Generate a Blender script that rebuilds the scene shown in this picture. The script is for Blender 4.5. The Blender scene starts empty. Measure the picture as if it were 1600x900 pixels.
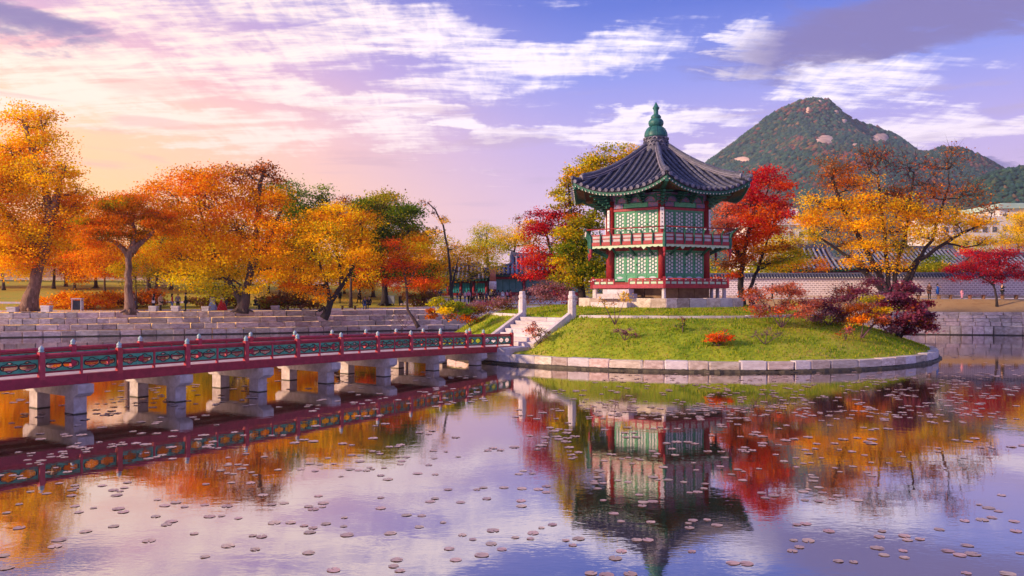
import bpy, bmesh, math, random
import numpy as np
from mathutils import Vector, Matrix
from mathutils.geometry import tessellate_polygon
R = math.radians
scene = bpy.context.scene
col = scene.collection
random.seed(7)
rng = np.random.default_rng(7)

# ---------------------------------------------------------------- camera
F, CAMZ, HOR = 1244.0, 3.9, 460.0            # focal length in photo pixels, eye height above water, horizon row
cam = bpy.data.cameras.new('camera'); cam_ob = bpy.data.objects.new('camera', cam); col.objects.link(cam_ob)
cam.sensor_width = 36; cam.lens = 36 * F / 1600
cam.shift_y = (HOR - 450) / 1600
cam.clip_start = .1; cam.clip_end = 8000
cam_ob.location = (0, 0, CAMZ); cam_ob.rotation_euler = (R(90), 0, 0)
scene.camera = cam_ob

def P(px, py, Y):
    """the place on the line of sight through a photo pixel, Y metres out"""
    return Vector(((px - 800) * Y / F, Y, CAMZ - (py - HOR) * Y / F))
def PX(px, Y): return (px - 800) * Y / F

# ---------------------------------------------------------------- sun
SUN_AZ, SUN_EL = R(249), R(19)                # low at the left, clockwise from +Y
sd = Vector((math.sin(SUN_AZ) * math.cos(SUN_EL), math.cos(SUN_AZ) * math.cos(SUN_EL), math.sin(SUN_EL)))
sun = bpy.data.lights.new('sun', 'SUN'); sun.energy = 5.0; sun.angle = R(4); sun.color = (1, .72, .44)
sun_ob = bpy.data.objects.new('sun', sun); col.objects.link(sun_ob)
sun_ob.rotation_euler = sd.to_track_quat('Z', 'Y').to_euler(); sun_ob.location = (0, -50, 80)

# ---------------------------------------------------------------- world: sky with clouds
world = bpy.data.worlds.new('World'); scene.world = world; world.use_nodes = True
nt = world.node_tree; nt.nodes.clear()
class G:
    """tiny node-graph helper"""
    def __init__(s, nt): s.nt = nt
    def new(s, t, **kw):
        n = s.nt.nodes.new(t)
        for k, v in kw.items(): setattr(n, k, v)
        return n
    def put(s, sock, v):
        if isinstance(v, bpy.types.NodeSocket): s.nt.links.new(v, sock)
        elif isinstance(v, (tuple, list)):
            v = tuple(v)
            if len(sock.default_value) == 4 and len(v) == 3: v = v + (1,)
            sock.default_value = v
        else: sock.default_value = v
    def m(s, op, a, b=0.0, c=0.0, clamp=False):
        n = s.new('ShaderNodeMath', operation=op, use_clamp=clamp)
        s.put(n.inputs[0], a); s.put(n.inputs[1], b); s.put(n.inputs[2], c)
        return n.outputs[0]
    def mix(s, f, a, b, mode='MIX'):
        n = s.new('ShaderNodeMix', data_type='RGBA', blend_type=mode)
        s.put(n.inputs[0], f); s.put(n.inputs[6], a); s.put(n.inputs[7], b)
        return n.outputs[2]
    def ss(s, x, lo, hi):
        n = s.new('ShaderNodeMapRange', interpolation_type='SMOOTHSTEP')
        s.put(n.inputs[0], x); s.put(n.inputs[1], lo); s.put(n.inputs[2], hi)
        return n.outputs[0]
    def noise(s, vec, scale, detail=4, rough=.5, dist=0.0):
        n = s.new('ShaderNodeTexNoise')
        if vec is not None: s.put(n.inputs['Vector'], vec)
        n.inputs['Scale'].default_value = scale; n.inputs['Detail'].default_value = detail
        n.inputs['Roughness'].default_value = rough; n.inputs['Distortion'].default_value = dist
        return n.outputs[0]
    def ramp(s, x, stops, interp='LINEAR'):
        n = s.new('ShaderNodeValToRGB'); n.color_ramp.interpolation = interp
        e = n.color_ramp.elements
        while len(e) < len(stops): e.new(.5)
        for i, (p, c) in enumerate(stops):
            e[i].position = p; e[i].color = tuple(c) + ((1,) if len(c) == 3 else ())
        s.put(n.inputs[0], x); return n.outputs[0]
    def xyz(s, v):
        n = s.new('ShaderNodeSeparateXYZ'); s.put(n.inputs[0], v); return n.outputs
    def vec(s, x, y, z=0.0):
        n = s.new('ShaderNodeCombineXYZ')
        for i, q in enumerate((x, y, z)): s.put(n.inputs[i], q)
        return n.outputs[0]
    def mapping(s, v, scale=(1, 1, 1), rot=(0, 0, 0), loc=(0, 0, 0)):
        n = s.new('ShaderNodeMapping'); s.put(n.inputs[0], v)
        n.inputs['Location'].default_value = loc; n.inputs['Rotation'].default_value = rot; n.inputs['Scale'].default_value = scale
        return n.outputs[0]
g = G(nt)
tc = g.new('ShaderNodeTexCoord')
dx, dy, dz = g.xyz(tc.outputs['Generated'])
az = g.m('ARCTAN2', dx, dy)
el = g.m('ARCSINE', g.m('MAXIMUM', dz, 0.0))
den = g.m('ADD', g.m('MAXIMUM', dz, 0.0), .13)
plane = g.vec(g.m('DIVIDE', dx, den), g.m('DIVIDE', dy, den))          # the cloud sheet overhead
def azel(px, py):
    a = math.atan((px - 800) / F)
    return a, math.atan((HOR - py) / F * math.cos(a))
e01 = g.m('DIVIDE', el, R(60), clamp=True)
cool = g.ramp(e01, [(0, (.80, .55, .66)), (.10, (.74, .50, .72)), (.17, (.52, .39, .76)), (.25, (.24, .27, .76)), (.33, (.07, .13, .58)), (.6, (.10, .17, .56)), (1, (.10, .17, .5))])
warm = g.ramp(e01, [(0, (1.1, .55, .20)), (.12, (1.08, .60, .30)), (.19, (1.02, .58, .48)), (.26, (.66, .38, .60)), (.36, (.30, .26, .62)), (.6, (.22, .26, .60)), (1, (.12, .19, .5))])
wf = g.ss(g.m('COSINE', g.m('ADD', az, R(52))), .52, .97)
base = g.mix(wf, cool, warm)
sky = g.new('ShaderNodeTexSky', sky_type='NISHITA'); sky.sun_disc = False
sky.sun_elevation = SUN_EL; sky.sun_rotation = SUN_AZ
nish = g.mix(1.0, sky.outputs[0], (.1, .1, .1), 'MULTIPLY')
base = g.mix(.10, base, nish)
glow = g.m('ADD', g.m('POWER', g.m('MAXIMUM', g.m('COSINE', g.m('ADD', az, R(38))), 0.0), 14.0), 0.0)
glow = g.m('MULTIPLY', glow, g.ss(el, R(23), R(1)))
base = g.mix(g.m('MULTIPLY', glow, .9, clamp=True), base, (1.55, .70, .15))
n1 = g.noise(g.mapping(plane, (1.0, 3.4, 1), (0, 0, R(-24))), 1.5, 10, .66, .7)
n2 = g.noise(g.mapping(plane, (2.2, 6.0, 1), (0, 0, R(14)), (3.1, 1.7, 0)), 1.9, 10, .68, .7)
nw = g.noise(g.mapping(plane, (1, 1, 1), (0, 0, 0), (9, 2, 0)), 2.2, 6, .6)
def blob(px, py, rx, ry, rot=0, soft=.55):
    a, e = azel(px, py)
    u = g.m('SUBTRACT', az, a); v = g.m('SUBTRACT', el, e)
    u = g.m('ADD', u, g.m('MULTIPLY', g.m('SUBTRACT', n1, .5), .16)); v = g.m('ADD', v, g.m('MULTIPLY', g.m('SUBTRACT', nw, .5), .12))
    c, s_ = math.cos(R(rot)), math.sin(R(rot))
    uu = g.m('DIVIDE', g.m('ADD', g.m('MULTIPLY', u, c), g.m('MULTIPLY', v, s_)), rx / F)
    vv = g.m('DIVIDE', g.m('SUBTRACT', g.m('MULTIPLY', v, c), g.m('MULTIPLY', u, s_)), ry / F)
    d = g.m('ADD', g.m('MULTIPLY', uu, uu), g.m('MULTIPLY', vv, vv))
    return g.ss(d, 1.0 + soft, .1)
light = None
for b in [(300, 5, 330, 75, -6), (620, 40, 200, 40, -14), (90, 110, 230, 55, 0), (470, 150, 260, 38, -16), (820, 105, 280, 42, 10), (690, 185, 260, 22, -10), (1170, 70, 60, 40, 0), (1330, 130, 130, 50, -8), (1180, 250, 200, 18, 0), (960, 200, 260, 18, 0), (1530, 190, 200, 30, 0), (250, 195, 300, 28, 0)]:
    q = blob(*b); light = q if light is None else g.m('MAXIMUM', light, q)
dens = g.m('ADD', g.m('ADD', g.m('MULTIPLY', n1, .62), g.m('MULTIPLY', n2, .38)), g.m('MULTIPLY', g.m('SUBTRACT', light, .5), .22))
hi = g.ss(el, R(24), R(40))                                              # overhead the sheet closes
n4 = g.noise(g.mapping(plane, (1.2, 11.0, 1), (0, 0, R(-20)), (5, 8, 0)), 2.0, 8, .62, .5)
n5 = g.noise(g.mapping(plane, (9.0, 2.2, 1), (0, 0, R(-38)), (1, 3, 0)), 2.0, 6, .6, .8)
dens = g.m('ADD', dens, g.m('ADD', g.m('MULTIPLY', g.m('SUBTRACT', n4, .5), .30), g.m('MULTIPLY', g.m('SUBTRACT', n5, .5), .22)))
dens = g.m('ADD', dens, g.m('MULTIPLY', hi, .10))
lm = g.ss(dens, .455, .67)
ccol = g.mix(wf, (.98, .88, .96), (1.06, .82, .66))
ccol = g.mix(g.ss(el, R(13), R(3)), ccol, g.mix(wf, (.92, .66, .72), (1.12, .64, .32)))
base = g.mix(g.m('MULTIPLY', lm, .93), base, ccol)
# thin grey-pink bars low down
n3 = g.noise(g.mapping(g.vec(az, el), (3.0, 26, 1), (0, 0, R(-3))), 1.6, 6, .55, .3)
bars = g.m('MULTIPLY', g.ss(n3, .53, .66), g.m('MULTIPLY', g.ss(el, R(3), R(7)), g.ss(el, R(17), R(12))))
base = g.mix(g.m('MULTIPLY', bars, .55), base, g.mix(wf, (.46, .36, .55), (.88, .44, .36)))
dark = None
for b in [(1420, 35, 270, 42, 4), (1330, 80, 170, 16, 0), (30, 25, 110, 26, -6), (1480, 265, 120, 10, 0)]:
    q = blob(*b, soft=.9); dark = q if dark is None else g.m('MAXIMUM', dark, q)
dk = g.m('MULTIPLY', dark, g.ss(g.m('ADD', n2, g.m('MULTIPLY', dark, .3)), .45, .75))
base = g.mix(g.m('MULTIPLY', dk, .92), base, (.19, .155, .36))
bg = g.new('ShaderNodeBackground'); g.put(bg.inputs[0], base); bg.inputs[1].default_value = 1.02
out = g.new('ShaderNodeOutputWorld'); nt.links.new(bg.outputs[0], out.inputs[0])

scene.view_settings.view_transform = 'Standard'; scene.view_settings.look = 'None'
scene.view_settings.exposure = 0.45; scene.view_settings.gamma = 1
scene.render.engine = 'CYCLES'

# ---------------------------------------------------------------- materials
MATS = {}
def new_mat(name):
    m = bpy.data.materials.new(name); m.use_nodes = True
    gg = G(m.node_tree); b = m.node_tree.nodes['Principled BSDF']
    MATS[name] = m
    return m, gg, b
def mat(name, c1, c2=None, rough=.7, scale=4, bump=.0, bscale=30, rand=0.0, spec=.3, metal=0, stretch=(1, 1, 1), c3=None):
    """base colour that wanders between c1 and c2 (and specks of c3), optional per-object shift and fine relief"""
    m, q, b = new_mat(name)
    c2 = c2 or tuple(x * .75 for x in c1)
    co = q.new('ShaderNodeTexCoord').outputs['Object']
    co = q.mapping(co, stretch)
    oi = q.new('ShaderNodeObjectInfo').outputs['Random']
    off = q.new('ShaderNodeVectorMath', operation='ADD'); q.put(off.inputs[0], co); q.put(off.inputs[1], q.vec(q.m('MULTIPLY', oi, 37.), q.m('MULTIPLY', oi, 11.), 0))
    n = q.noise(off.outputs[0], scale, 6, .6)
    c = q.mix(q.ss(n, .35, .65), c1, c2)
    if c3: c = q.mix(q.m('MULTIPLY', q.ss(q.noise(off.outputs[0], scale * 2.7, 5, .65), .55, .68), .8), c, c3)
    if rand:
        hs = q.new('ShaderNodeHueSaturation'); q.put(hs.inputs['Color'], c)
        q.put(hs.inputs['Value'], q.m('MULTIPLY_ADD', oi, rand, 1 - rand / 2))
        q.put(hs.inputs['Hue'], q.m('MULTIPLY_ADD', q.m('FRACT', q.m('MULTIPLY', oi, 7.3)), .05 if rand > .19 and 'red' not in name else .012, .475 if rand > .19 and 'red' not in name else .494))
        c = hs.outputs[0]
    q.put(b.inputs['Base Color'], c); b.inputs['Roughness'].default_value = rough
    b.inputs['Specular IOR Level'].default_value = spec; b.inputs['Metallic'].default_value = metal
    if bump:
        bn = q.new('ShaderNodeBump'); bn.inputs['Strength'].default_value = bump; bn.inputs['Distance'].default_value = .05
        q.put(bn.inputs['Height'], q.noise(off.outputs[0], bscale, 5, .6)); q.put(b.inputs['Normal'], bn.outputs[0])
    return m
mat('granite', (.66, .53, .48), (.46, .34, .29), .85, 3.0, .6, 14, .62, c3=(.30, .20, .16))
mat('granite_light', (.64, .56, .58), (.50, .42, .44), .85, 2.5, .5, 18, .32, c3=(.44, .34, .31))
mat('granite_wet', (.50, .43, .44), (.36, .30, .30), .8, 3, .5, 14, .3, c3=(.22, .17, .13))
mat('granite_pier', (.56, .47, .47), (.42, .34, .33), .85, 5, .4, 25, .15, c3=(.44, .33, .28))
mat('algae', (.055, .045, .036), (.09, .07, .045), .6, 8, .4, 20)
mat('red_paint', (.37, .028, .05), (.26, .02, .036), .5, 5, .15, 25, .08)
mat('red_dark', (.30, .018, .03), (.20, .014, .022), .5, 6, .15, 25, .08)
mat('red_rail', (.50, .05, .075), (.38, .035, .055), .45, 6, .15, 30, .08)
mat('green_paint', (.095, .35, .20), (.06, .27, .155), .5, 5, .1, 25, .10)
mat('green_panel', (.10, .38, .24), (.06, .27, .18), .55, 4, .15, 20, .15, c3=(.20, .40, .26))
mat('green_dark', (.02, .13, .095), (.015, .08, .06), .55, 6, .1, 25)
mat('green_pale', (.50, .62, .45), (.40, .54, .38), .6, 6)
mat('paper', (.80, .76, .80), (.70, .66, .72), .9, 3)
mat('lattice_green', (.06, .27, .17), (.04, .2, .13), .55, 6)
mat('ornament', (.45, .60, .66), (.5, .42, .55), .6, 9)
mat('black_paint', (.015, .012, .015), (.03, .02, .02), .6, 6)
mat('tile', (.10, .10, .155), (.055, .055, .095), .5, 3, .4, 18, .18, c3=(.21, .20, .28))
mat('tile_end', (.19, .18, .26), (.11, .10, .16), .6, 4)
mat('rafter_end', (.55, .52, .5), (.45, .42, .4), .7, 4)
mat('rail_white', (.50, .45, .47), (.42, .37, .40), .8, 4)
mat('tile_pale', (.30, .27, .34), (.18, .16, .22), .65, 4, .4, 18, .2)
mat('tile_bed', (.035, .032, .055), (.02, .02, .035), .7, 4, .4, 18)
mat('plaster', (.62, .54, .60), (.54, .46, .52), .85, 4, .15, 30)
mat('copper_green', (.028, .14, .135), (.018, .085, .09), .45, 4, .2, 12, c3=(.02, .07, .07))
mat('finial_jade', (.22, .42, .40), (.5, .5, .55), .5, 12)
mat('rafter_red', (.12, .035, .025), (.08, .022, .016), .6, 6)
mat('dancheong', (.34, .10, .16), (.07, .13, .30), .6, 7, c3=(.45, .30, .28))
mat('wood', (.22, .10, .06), (.14, .06, .04), .7, 3, .3, 20, .2, stretch=(1, 6, 6))
mat('deck', (.55, .42, .43), (.42, .3, .31), .8, 4, .2, 30, .1)
mat('bark', (.115, .072, .06), (.06, .038, .034), .9, 3, .9, 9, stretch=(1, 1, .35), c3=(.18, .12, .1))
mat('bark_pale', (.27, .15, .11), (.13, .07, .05), .9, 3, .9, 9, stretch=(1, 1, .35), c3=(.42, .28, .22))
mat('bark_dark', (.045, .03, .032), (.025, .018, .02), .9, 3, .9, 9, stretch=(1, 1, .35))
mat('twig', (.17, .09, .10), (.10, .05, .06), .9, 6)
mat('ochre_wall', (.34, .22, .13), (.22, .13, .08), .9, 2, .4, 12)
mat('skin', (.55, .32, .22), (.5, .28, .2), .6, 4)
mat('metal_white', (.7, .66, .68), (.6, .56, .58), .5, 4)
mat('metal_dark', (.06, .06, .07), (.04, .04, .05), .5, 4)
mat('metal_grey', (.28, .32, .36), (.22, .25, .29), .5, 4)
for nm, c in dict(black=(.015, .015, .02), navy=(.03, .05, .14), denim=(.09, .16, .38), beige=(.62, .42, .28), crimson_cloth=(.42, .03, .03), white_cloth=(.78, .74, .76),
                  sky_cloth=(.42, .58, .86), red_cloth=(.62, .015, .03), bright_blue=(.02, .12, .55), pink=(.85, .36, .5), brown_cloth=(.16, .07, .05), grey_cloth=(.25, .24, .27), hair=(.012, .009, .009), teal_cloth=(.05, .24, .28), orange_cloth=(.6, .2, .06)).items():
    mat('cloth_' + nm, c, tuple(x * .8 for x in c), .85, 8)

mat('lily', (.58, .37, .34), (.42, .26, .20), .3, 6, .1, 30, .5, spec=1.0, c3=(.26, .22, .10))
mat('rosy_wall', (.42, .24, .18), (.34, .19, .15), .9, 1.5, .4, 12)
mat('hall_wall', (.40, .28, .24), (.30, .20, .18), .8, 1.5)
mat('hall_teal', (.10, .24, .24), (.07, .17, .18), .8, 1.5)
mat('hall_orange', (.50, .20, .10), (.38, .14, .08), .8, 1.5)
mat('teal_panel', (.04, .36, .38), (.03, .28, .30), .7, 3)
mat('pillar_orange', (.52, .17, .10), (.42, .12, .07), .6, 3)
mat('tile_blue', (.20, .21, .32), (.12, .125, .20), .55, 2, .3, 10, .2)
mat('modern_wall', (.72, .66, .70), (.62, .56, .60), .8, .3)
mat('mint_roof', (.42, .55, .50), (.34, .47, .43), .7, .5)
mat('dark_glass', (.05, .06, .09), (.03, .04, .06), .1, 1, spec=.8)
HAZE = True
def haze_mat():
    m = bpy.data.materials.new('haze'); m.use_nodes = True; MATS['haze'] = m
    n = m.node_tree; n.nodes.remove(n.nodes['Principled BSDF'])
    v = n.nodes.new('ShaderNodeVolumePrincipled'); v.inputs['Color'].default_value = (.66, .78, 1.0, 1); v.inputs['Density'].default_value = .00017; v.inputs['Anisotropy'].default_value = .3
    n.links.new(v.outputs[0], n.nodes['Material Output'].inputs['Volume'])
haze_mat()
def hexwall():
    """pale patterned palace wall: small courses of dressed stone with wide light joints"""
    m, q, b = new_mat('patterned_wall')
    co = q.new('ShaderNodeTexCoord').outputs['Object']
    x, y, z = q.xyz(co)
    br = q.new('ShaderNodeTexBrick'); q.put(br.inputs['Vector'], q.vec(x, z, 0))
    br.inputs['Color1'].default_value = (.43, .36, .42, 1); br.inputs['Color2'].default_value = (.33, .27, .32, 1); br.inputs['Mortar'].default_value = (.72, .63, .70, 1)
    br.inputs['Scale'].default_value = 1; br.inputs['Brick Width'].default_value = .44; br.inputs['Row Height'].default_value = .25; br.inputs['Mortar Size'].default_value = .055; br.inputs['Mortar Smooth'].default_value = .2
    n = q.noise(co, 1.3, 5, .6)
    q.put(b.inputs['Base Color'], q.mix(q.m('MULTIPLY', q.ss(n, .4, .7), .3), br.outputs[0], (.50, .38, .40)))
    b.inputs['Roughness'].default_value = .9
    bn = q.new('ShaderNodeBump'); bn.inputs['Strength'].default_value = .6; bn.inputs['Distance'].default_value = .03; bn.invert = True
    q.put(bn.inputs['Height'], br.outputs[1]); q.put(b.inputs['Normal'], bn.outputs[0])
hexwall()

def leaf_mat():
    m, q, b = new_mat('leaf')
    at = q.new('ShaderNodeAttribute'); at.attribute_name = 'leaf_colour'
    n = m.node_tree
    d = q.new('ShaderNodeBsdfDiffuse'); t = q.new('ShaderNodeBsdfTranslucent')
    q.put(d.inputs[0], at.outputs[0])
    hs = q.new('ShaderNodeHueSaturation'); q.put(hs.inputs['Color'], at.outputs[0]); hs.inputs['Saturation'].default_value = 1.1; hs.inputs['Value'].default_value = 1.25
    q.put(t.inputs[0], hs.outputs[0])
    mx = q.new('ShaderNodeMixShader'); mx.inputs[0].default_value = .5
    n.links.new(d.outputs[0], mx.inputs[1]); n.links.new(t.outputs[0], mx.inputs[2])
    n.links.new(mx.outputs[0], n.nodes['Material Output'].inputs[0]); n.nodes.remove(b)
leaf_mat()

def water_mat():
    m, q, b = new_mat('pond_water')
    n = m.node_tree; n.nodes.remove(b)
    co = q.new('ShaderNodeTexCoord').outputs['Object']
    h1 = q.noise(q.mapping(co, (1, 1.6, 1)), 1.5, 3, .5, .3)
    h2 = q.noise(q.mapping(co, (1.2, 2.6, 1), (0, 0, R(8))), 5.5, 2, .5, .2)
    patch = q.ss(q.noise(co, .09, 3, .5), .38, .62)
    h = q.m('ADD', q.m('MULTIPLY', h1, .8), q.m('MULTIPLY', h2, q.m('MULTIPLY_ADD', patch, .32, .10)))
    bn = q.new('ShaderNodeBump'); bn.inputs['Strength'].default_value = .10; bn.inputs['Distance'].default_value = .021; q.put(bn.inputs['Height'], h)
    gl = q.new('ShaderNodeBsdfGlossy'); gl.inputs['Color'].default_value = (.96, .90, .91, 1); gl.inputs['Roughness'].default_value = .006; q.put(gl.inputs['Normal'], bn.outputs[0])
    df = q.new('ShaderNodeBsdfDiffuse'); df.inputs[0].default_value = (.035, .028, .018, 1)
    fr = q.new('ShaderNodeFresnel'); fr.inputs[0].default_value = 1.33; q.put(fr.inputs['Normal'], bn.outputs[0])
    mx = q.new('ShaderNodeMixShader'); q.put(mx.inputs[0], q.m('MULTIPLY_ADD', fr.outputs[0], .40, .57, clamp=True))
    n.links.new(df.outputs[0], mx.inputs[1]); n.links.new(gl.outputs[0], mx.inputs[2]); n.links.new(mx.outputs[0], n.nodes['Material Output'].inputs[0])
water_mat()

def grass_mat(name, cols, scale):
    m, q, b = new_mat(name)
    co = q.new('ShaderNodeTexCoord').outputs['Object']
    a = q.noise(co, scale, 8, .68, .3); c = q.noise(co, scale * .22, 4, .6); f = q.noise(co, scale * 9, 4, .7)
    v = q.m('ADD', q.m('ADD', q.m('MULTIPLY', a, .45), q.m('MULTIPLY', c, .3)), q.m('MULTIPLY', f, .25))
    q.put(b.inputs['Base Color'], q.ramp(q.ss(v, .34, .66), [(i / (len(cols) - 1), k) for i, k in enumerate(cols)]))
    b.inputs['Roughness'].default_value = .95; b.inputs['Specular IOR Level'].default_value = .1
    bn = q.new('ShaderNodeBump'); bn.inputs['Strength'].default_value = .9; bn.inputs['Distance'].default_value = .12
    q.put(bn.inputs['Height'], v); q.put(b.inputs['Normal'], bn.outputs[0])
grass_mat('mound_grass', [(.12, .19, .012), (.24, .30, .02), (.38, .40, .028), (.42, .29, .08)], .8)
grass_mat('lawn', [(.24, .22, .03), (.42, .36, .05), (.50, .34, .05), (.42, .24, .05)], .5)
grass_mat('path_dirt', [(.60, .48, .46), (.68, .55, .53), (.56, .42, .38)], 1.5)
grass_mat('dry_bank', [(.34, .21, .10), (.42, .28, .14), (.30, .17, .08)], 1.2)

def hill_mat():
    m, q, b = new_mat('hill_forest')
    at = q.new('ShaderNodeAttribute'); at.attribute_name = 'leaf_colour'
    q.put(b.inputs['Base Color'], at.outputs[0]); b.inputs['Roughness'].default_value = .95
hill_mat()
def hillbase():
    m, q, b = new_mat('hill_ground')
    co = q.new('ShaderNodeTexCoord').outputs['Object']
    v = q.noise(co, .012, 8, .65)
    c = q.ramp(q.ss(v, .36, .64), [(0, (.025, .05, .03)), (.45, (.05, .06, .03)), (.7, (.13, .06, .035)), (1, (.06, .06, .03))])
    q.put(b.inputs['Base Color'], c); b.inputs['Roughness'].default_value = 1
hillbase()
mat('hill_rock', (.66, .44, .36), (.44, .28, .23), .95, .05, .8, .2, c3=(.26, .18, .18))

# ---------------------------------------------------------------- mesh helpers
class MB:
    def __init__(s): s.v = []; s.f = []; s.m = []; s.cur = 0
    def add(s, vs, fs):
        o = len(s.v); s.v += [tuple(p) for p in vs]; s.f += [tuple(i + o for i in f) for f in fs]; s.m += [s.cur] * len(fs)
        return s
    def box(s, c, d, rz=0.0, M=None):
        x, y, z = d[0] / 2, d[1] / 2, d[2] / 2
        vs = [(-x, -y, -z), (x, -y, -z), (x, y, -z), (-x, y, -z), (-x, -y, z), (x, -y, z), (x, y, z), (-x, y, z)]
        T = Matrix.Translation(Vector(c)) @ Matrix.Rotation(rz, 4, 'Z')
        if M is not None: T = M @ T
        return s.add([T @ Vector(p) for p in vs], [(0, 3, 2, 1), (4, 5, 6, 7), (0, 1, 5, 4), (1, 2, 6, 5), (2, 3, 7, 6), (3, 0, 4, 7)])
    def bar(s, a, b, w, h, up=(0, 0, 1)):
        a = Vector(a); b = Vector(b); d = (b - a); L = d.length; d.normalize(); up = Vector(up)
        sx = d.cross(up); sx.normalize(); sz = sx.cross(d)
        vs = [q + sx * (i * w / 2) + sz * (j * h / 2) for q in (a, b) for i, j in ((-1, -1), (1, -1), (1, 1), (-1, 1))]
        return s.add(vs, [(0, 1, 2, 3), (7, 6, 5, 4), (0, 4, 5, 1), (1, 5, 6, 2), (2, 6, 7, 3), (3, 7, 4, 0)])
    def tube(s, path, rad, n=6, cap=True):
        path = [Vector(p) for p in path]; k = len(path)
        if not isinstance(rad, (list, tuple)): rad = [rad] * k
        vs = []; prev = None
        for i, p in enumerate(path):
            d = (path[min(i + 1, k - 1)] - path[max(i - 1, 0)])
            if d.length < 1e-9: d = Vector((0, 0, 1))
            d.normalize()
            if prev is None:
                a = d.orthogonal().normalized()
            else:
                a = prev - d * prev.dot(d)
                a = a.normalized() if a.length > 1e-6 else d.orthogonal().normalized()
            prev = a; b = d.cross(a)
            for j in range(n):
                t = 2 * math.pi * j / n
                vs.append(p + (a * math.cos(t) + b * math.sin(t)) * rad[i])
        fs = [(i * n + j, i * n + (j + 1) % n, (i + 1) * n + (j + 1) % n, (i + 1) * n + j) for i in range(k - 1) for j in range(n)]
        if cap: fs += [tuple(range(n - 1, -1, -1)), tuple((k - 1) * n + j for j in range(n))]
        return s.add(vs, fs)
    def lathe(s, prof, n=16, c=(0, 0, 0), sx=1, sy=1):
        vs = [(c[0] + r * sx * math.cos(2 * math.pi * j / n), c[1] + r * sy * math.sin(2 * math.pi * j / n), c[2] + z) for r, z in prof for j in range(n)]
        k = len(prof)
        fs = [(i * n + j, i * n + (j + 1) % n, (i + 1) * n + (j + 1) % n, (i + 1) * n + j) for i in range(k - 1) for j in range(n)]
        fs += [tuple(range(n - 1, -1, -1)), tuple((k - 1) * n + j for j in range(n))]
        return s.add(vs, fs)
    def plate(s, outer, holes, a, b, fn):
        """flat plate with openings; fn(u, v, w) places it; a, b the two depths"""
        loops = [outer] + holes
        flat = [p for l in loops for p in l]
        tris = tessellate_polygon([[Vector((p[0], p[1], 0)) for p in l] for l in loops])
        n = len(flat)
        vs = [fn(p[0], p[1], a) for p in flat] + [fn(p[0], p[1], b) for p in flat]
        fs = [tuple(t) for t in tris] + [tuple(i + n for i in reversed(t)) for t in tris]
        o = 0
        for l in loops:
            k = len(l)
            for i in range(k): fs.append((o + i, o + (i + 1) % k, n + o + (i + 1) % k, n + o + i))
            o += k
        return s.add(vs, fs)
    def mesh(s, name, mats, smooth=False):
        me = bpy.data.meshes.new(name); me.from_pydata(s.v, [], s.f); me.update()
        if not isinstance(mats, (list, tuple)): mats = [mats]
        for k in mats: me.materials.append(MATS[k])
        if len(mats) > 1: me.polygons.foreach_set('material_index', s.m)
        bm = bmesh.new(); bm.from_mesh(me); bmesh.ops.recalc_face_normals(bm, faces=bm.faces); bm.to_mesh(me); bm.free()
        if smooth: me.polygons.foreach_set('use_smooth', [True] * len(me.polygons))
        return me
    def build(s, name, mats, parent=None, smooth=False):
        return put(name, s.mesh(name, mats, smooth), parent)
def put(name, me, parent=None, loc=(0, 0, 0), rz=0.0, scale=None):
    o = bpy.data.objects.new(name, me); col.objects.link(o)
    o.location = loc; o.rotation_euler = (0, 0, rz)
    if scale: o.scale = scale
    if parent is not None: o.parent = parent
    return o
def thing(name, label, cat, loc=(0, 0, 0), rz=0.0, group=None):
    o = bpy.data.objects.new(name, None); col.objects.link(o); o.empty_display_size = .3
    o.location = loc; o.rotation_euler = (0, 0, rz)
    return tag(o, label, cat, group)
def tag(o, label=None, cat=None, group=None, kind=None):
    for k, v in (('label', label), ('category', cat), ('group', group), ('kind', kind)):
        if v: o[k] = v
    return o
def copy_tree(o, parent=None):
    c = o.copy(); col.objects.link(c)
    if parent is not None: c.parent = parent
    for ch in list(o.children): copy_tree(ch, c)
    return c
def fast_mesh(name, V, Q, mats, colours=None, smooth=False):
    """numpy: V (n,3), Q (m,4) quads"""
    me = bpy.data.meshes.new(name)
    k = Q.shape[1]
    me.vertices.add(len(V)); me.vertices.foreach_set('co', np.ascontiguousarray(V, np.float32).ravel())
    me.loops.add(Q.size); me.loops.foreach_set('vertex_index', np.ascontiguousarray(Q, np.int32).ravel())
    me.polygons.add(len(Q)); me.polygons.foreach_set('loop_start', np.arange(0, Q.size, k, dtype=np.int32)); me.polygons.foreach_set('loop_total', np.full(len(Q), k, np.int32))
    if smooth: me.polygons.foreach_set('use_smooth', np.ones(len(Q), bool))
    me.update(calc_edges=True)
    if colours is not None:
        a = me.attributes.new('leaf_colour', 'FLOAT_COLOR', 'POINT')
        a.data.foreach_set('color', np.ascontiguousarray(colours, np.float32).ravel())
    for m in ([mats] if isinstance(mats, str) else mats): me.materials.append(MATS[m])
    return me

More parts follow.
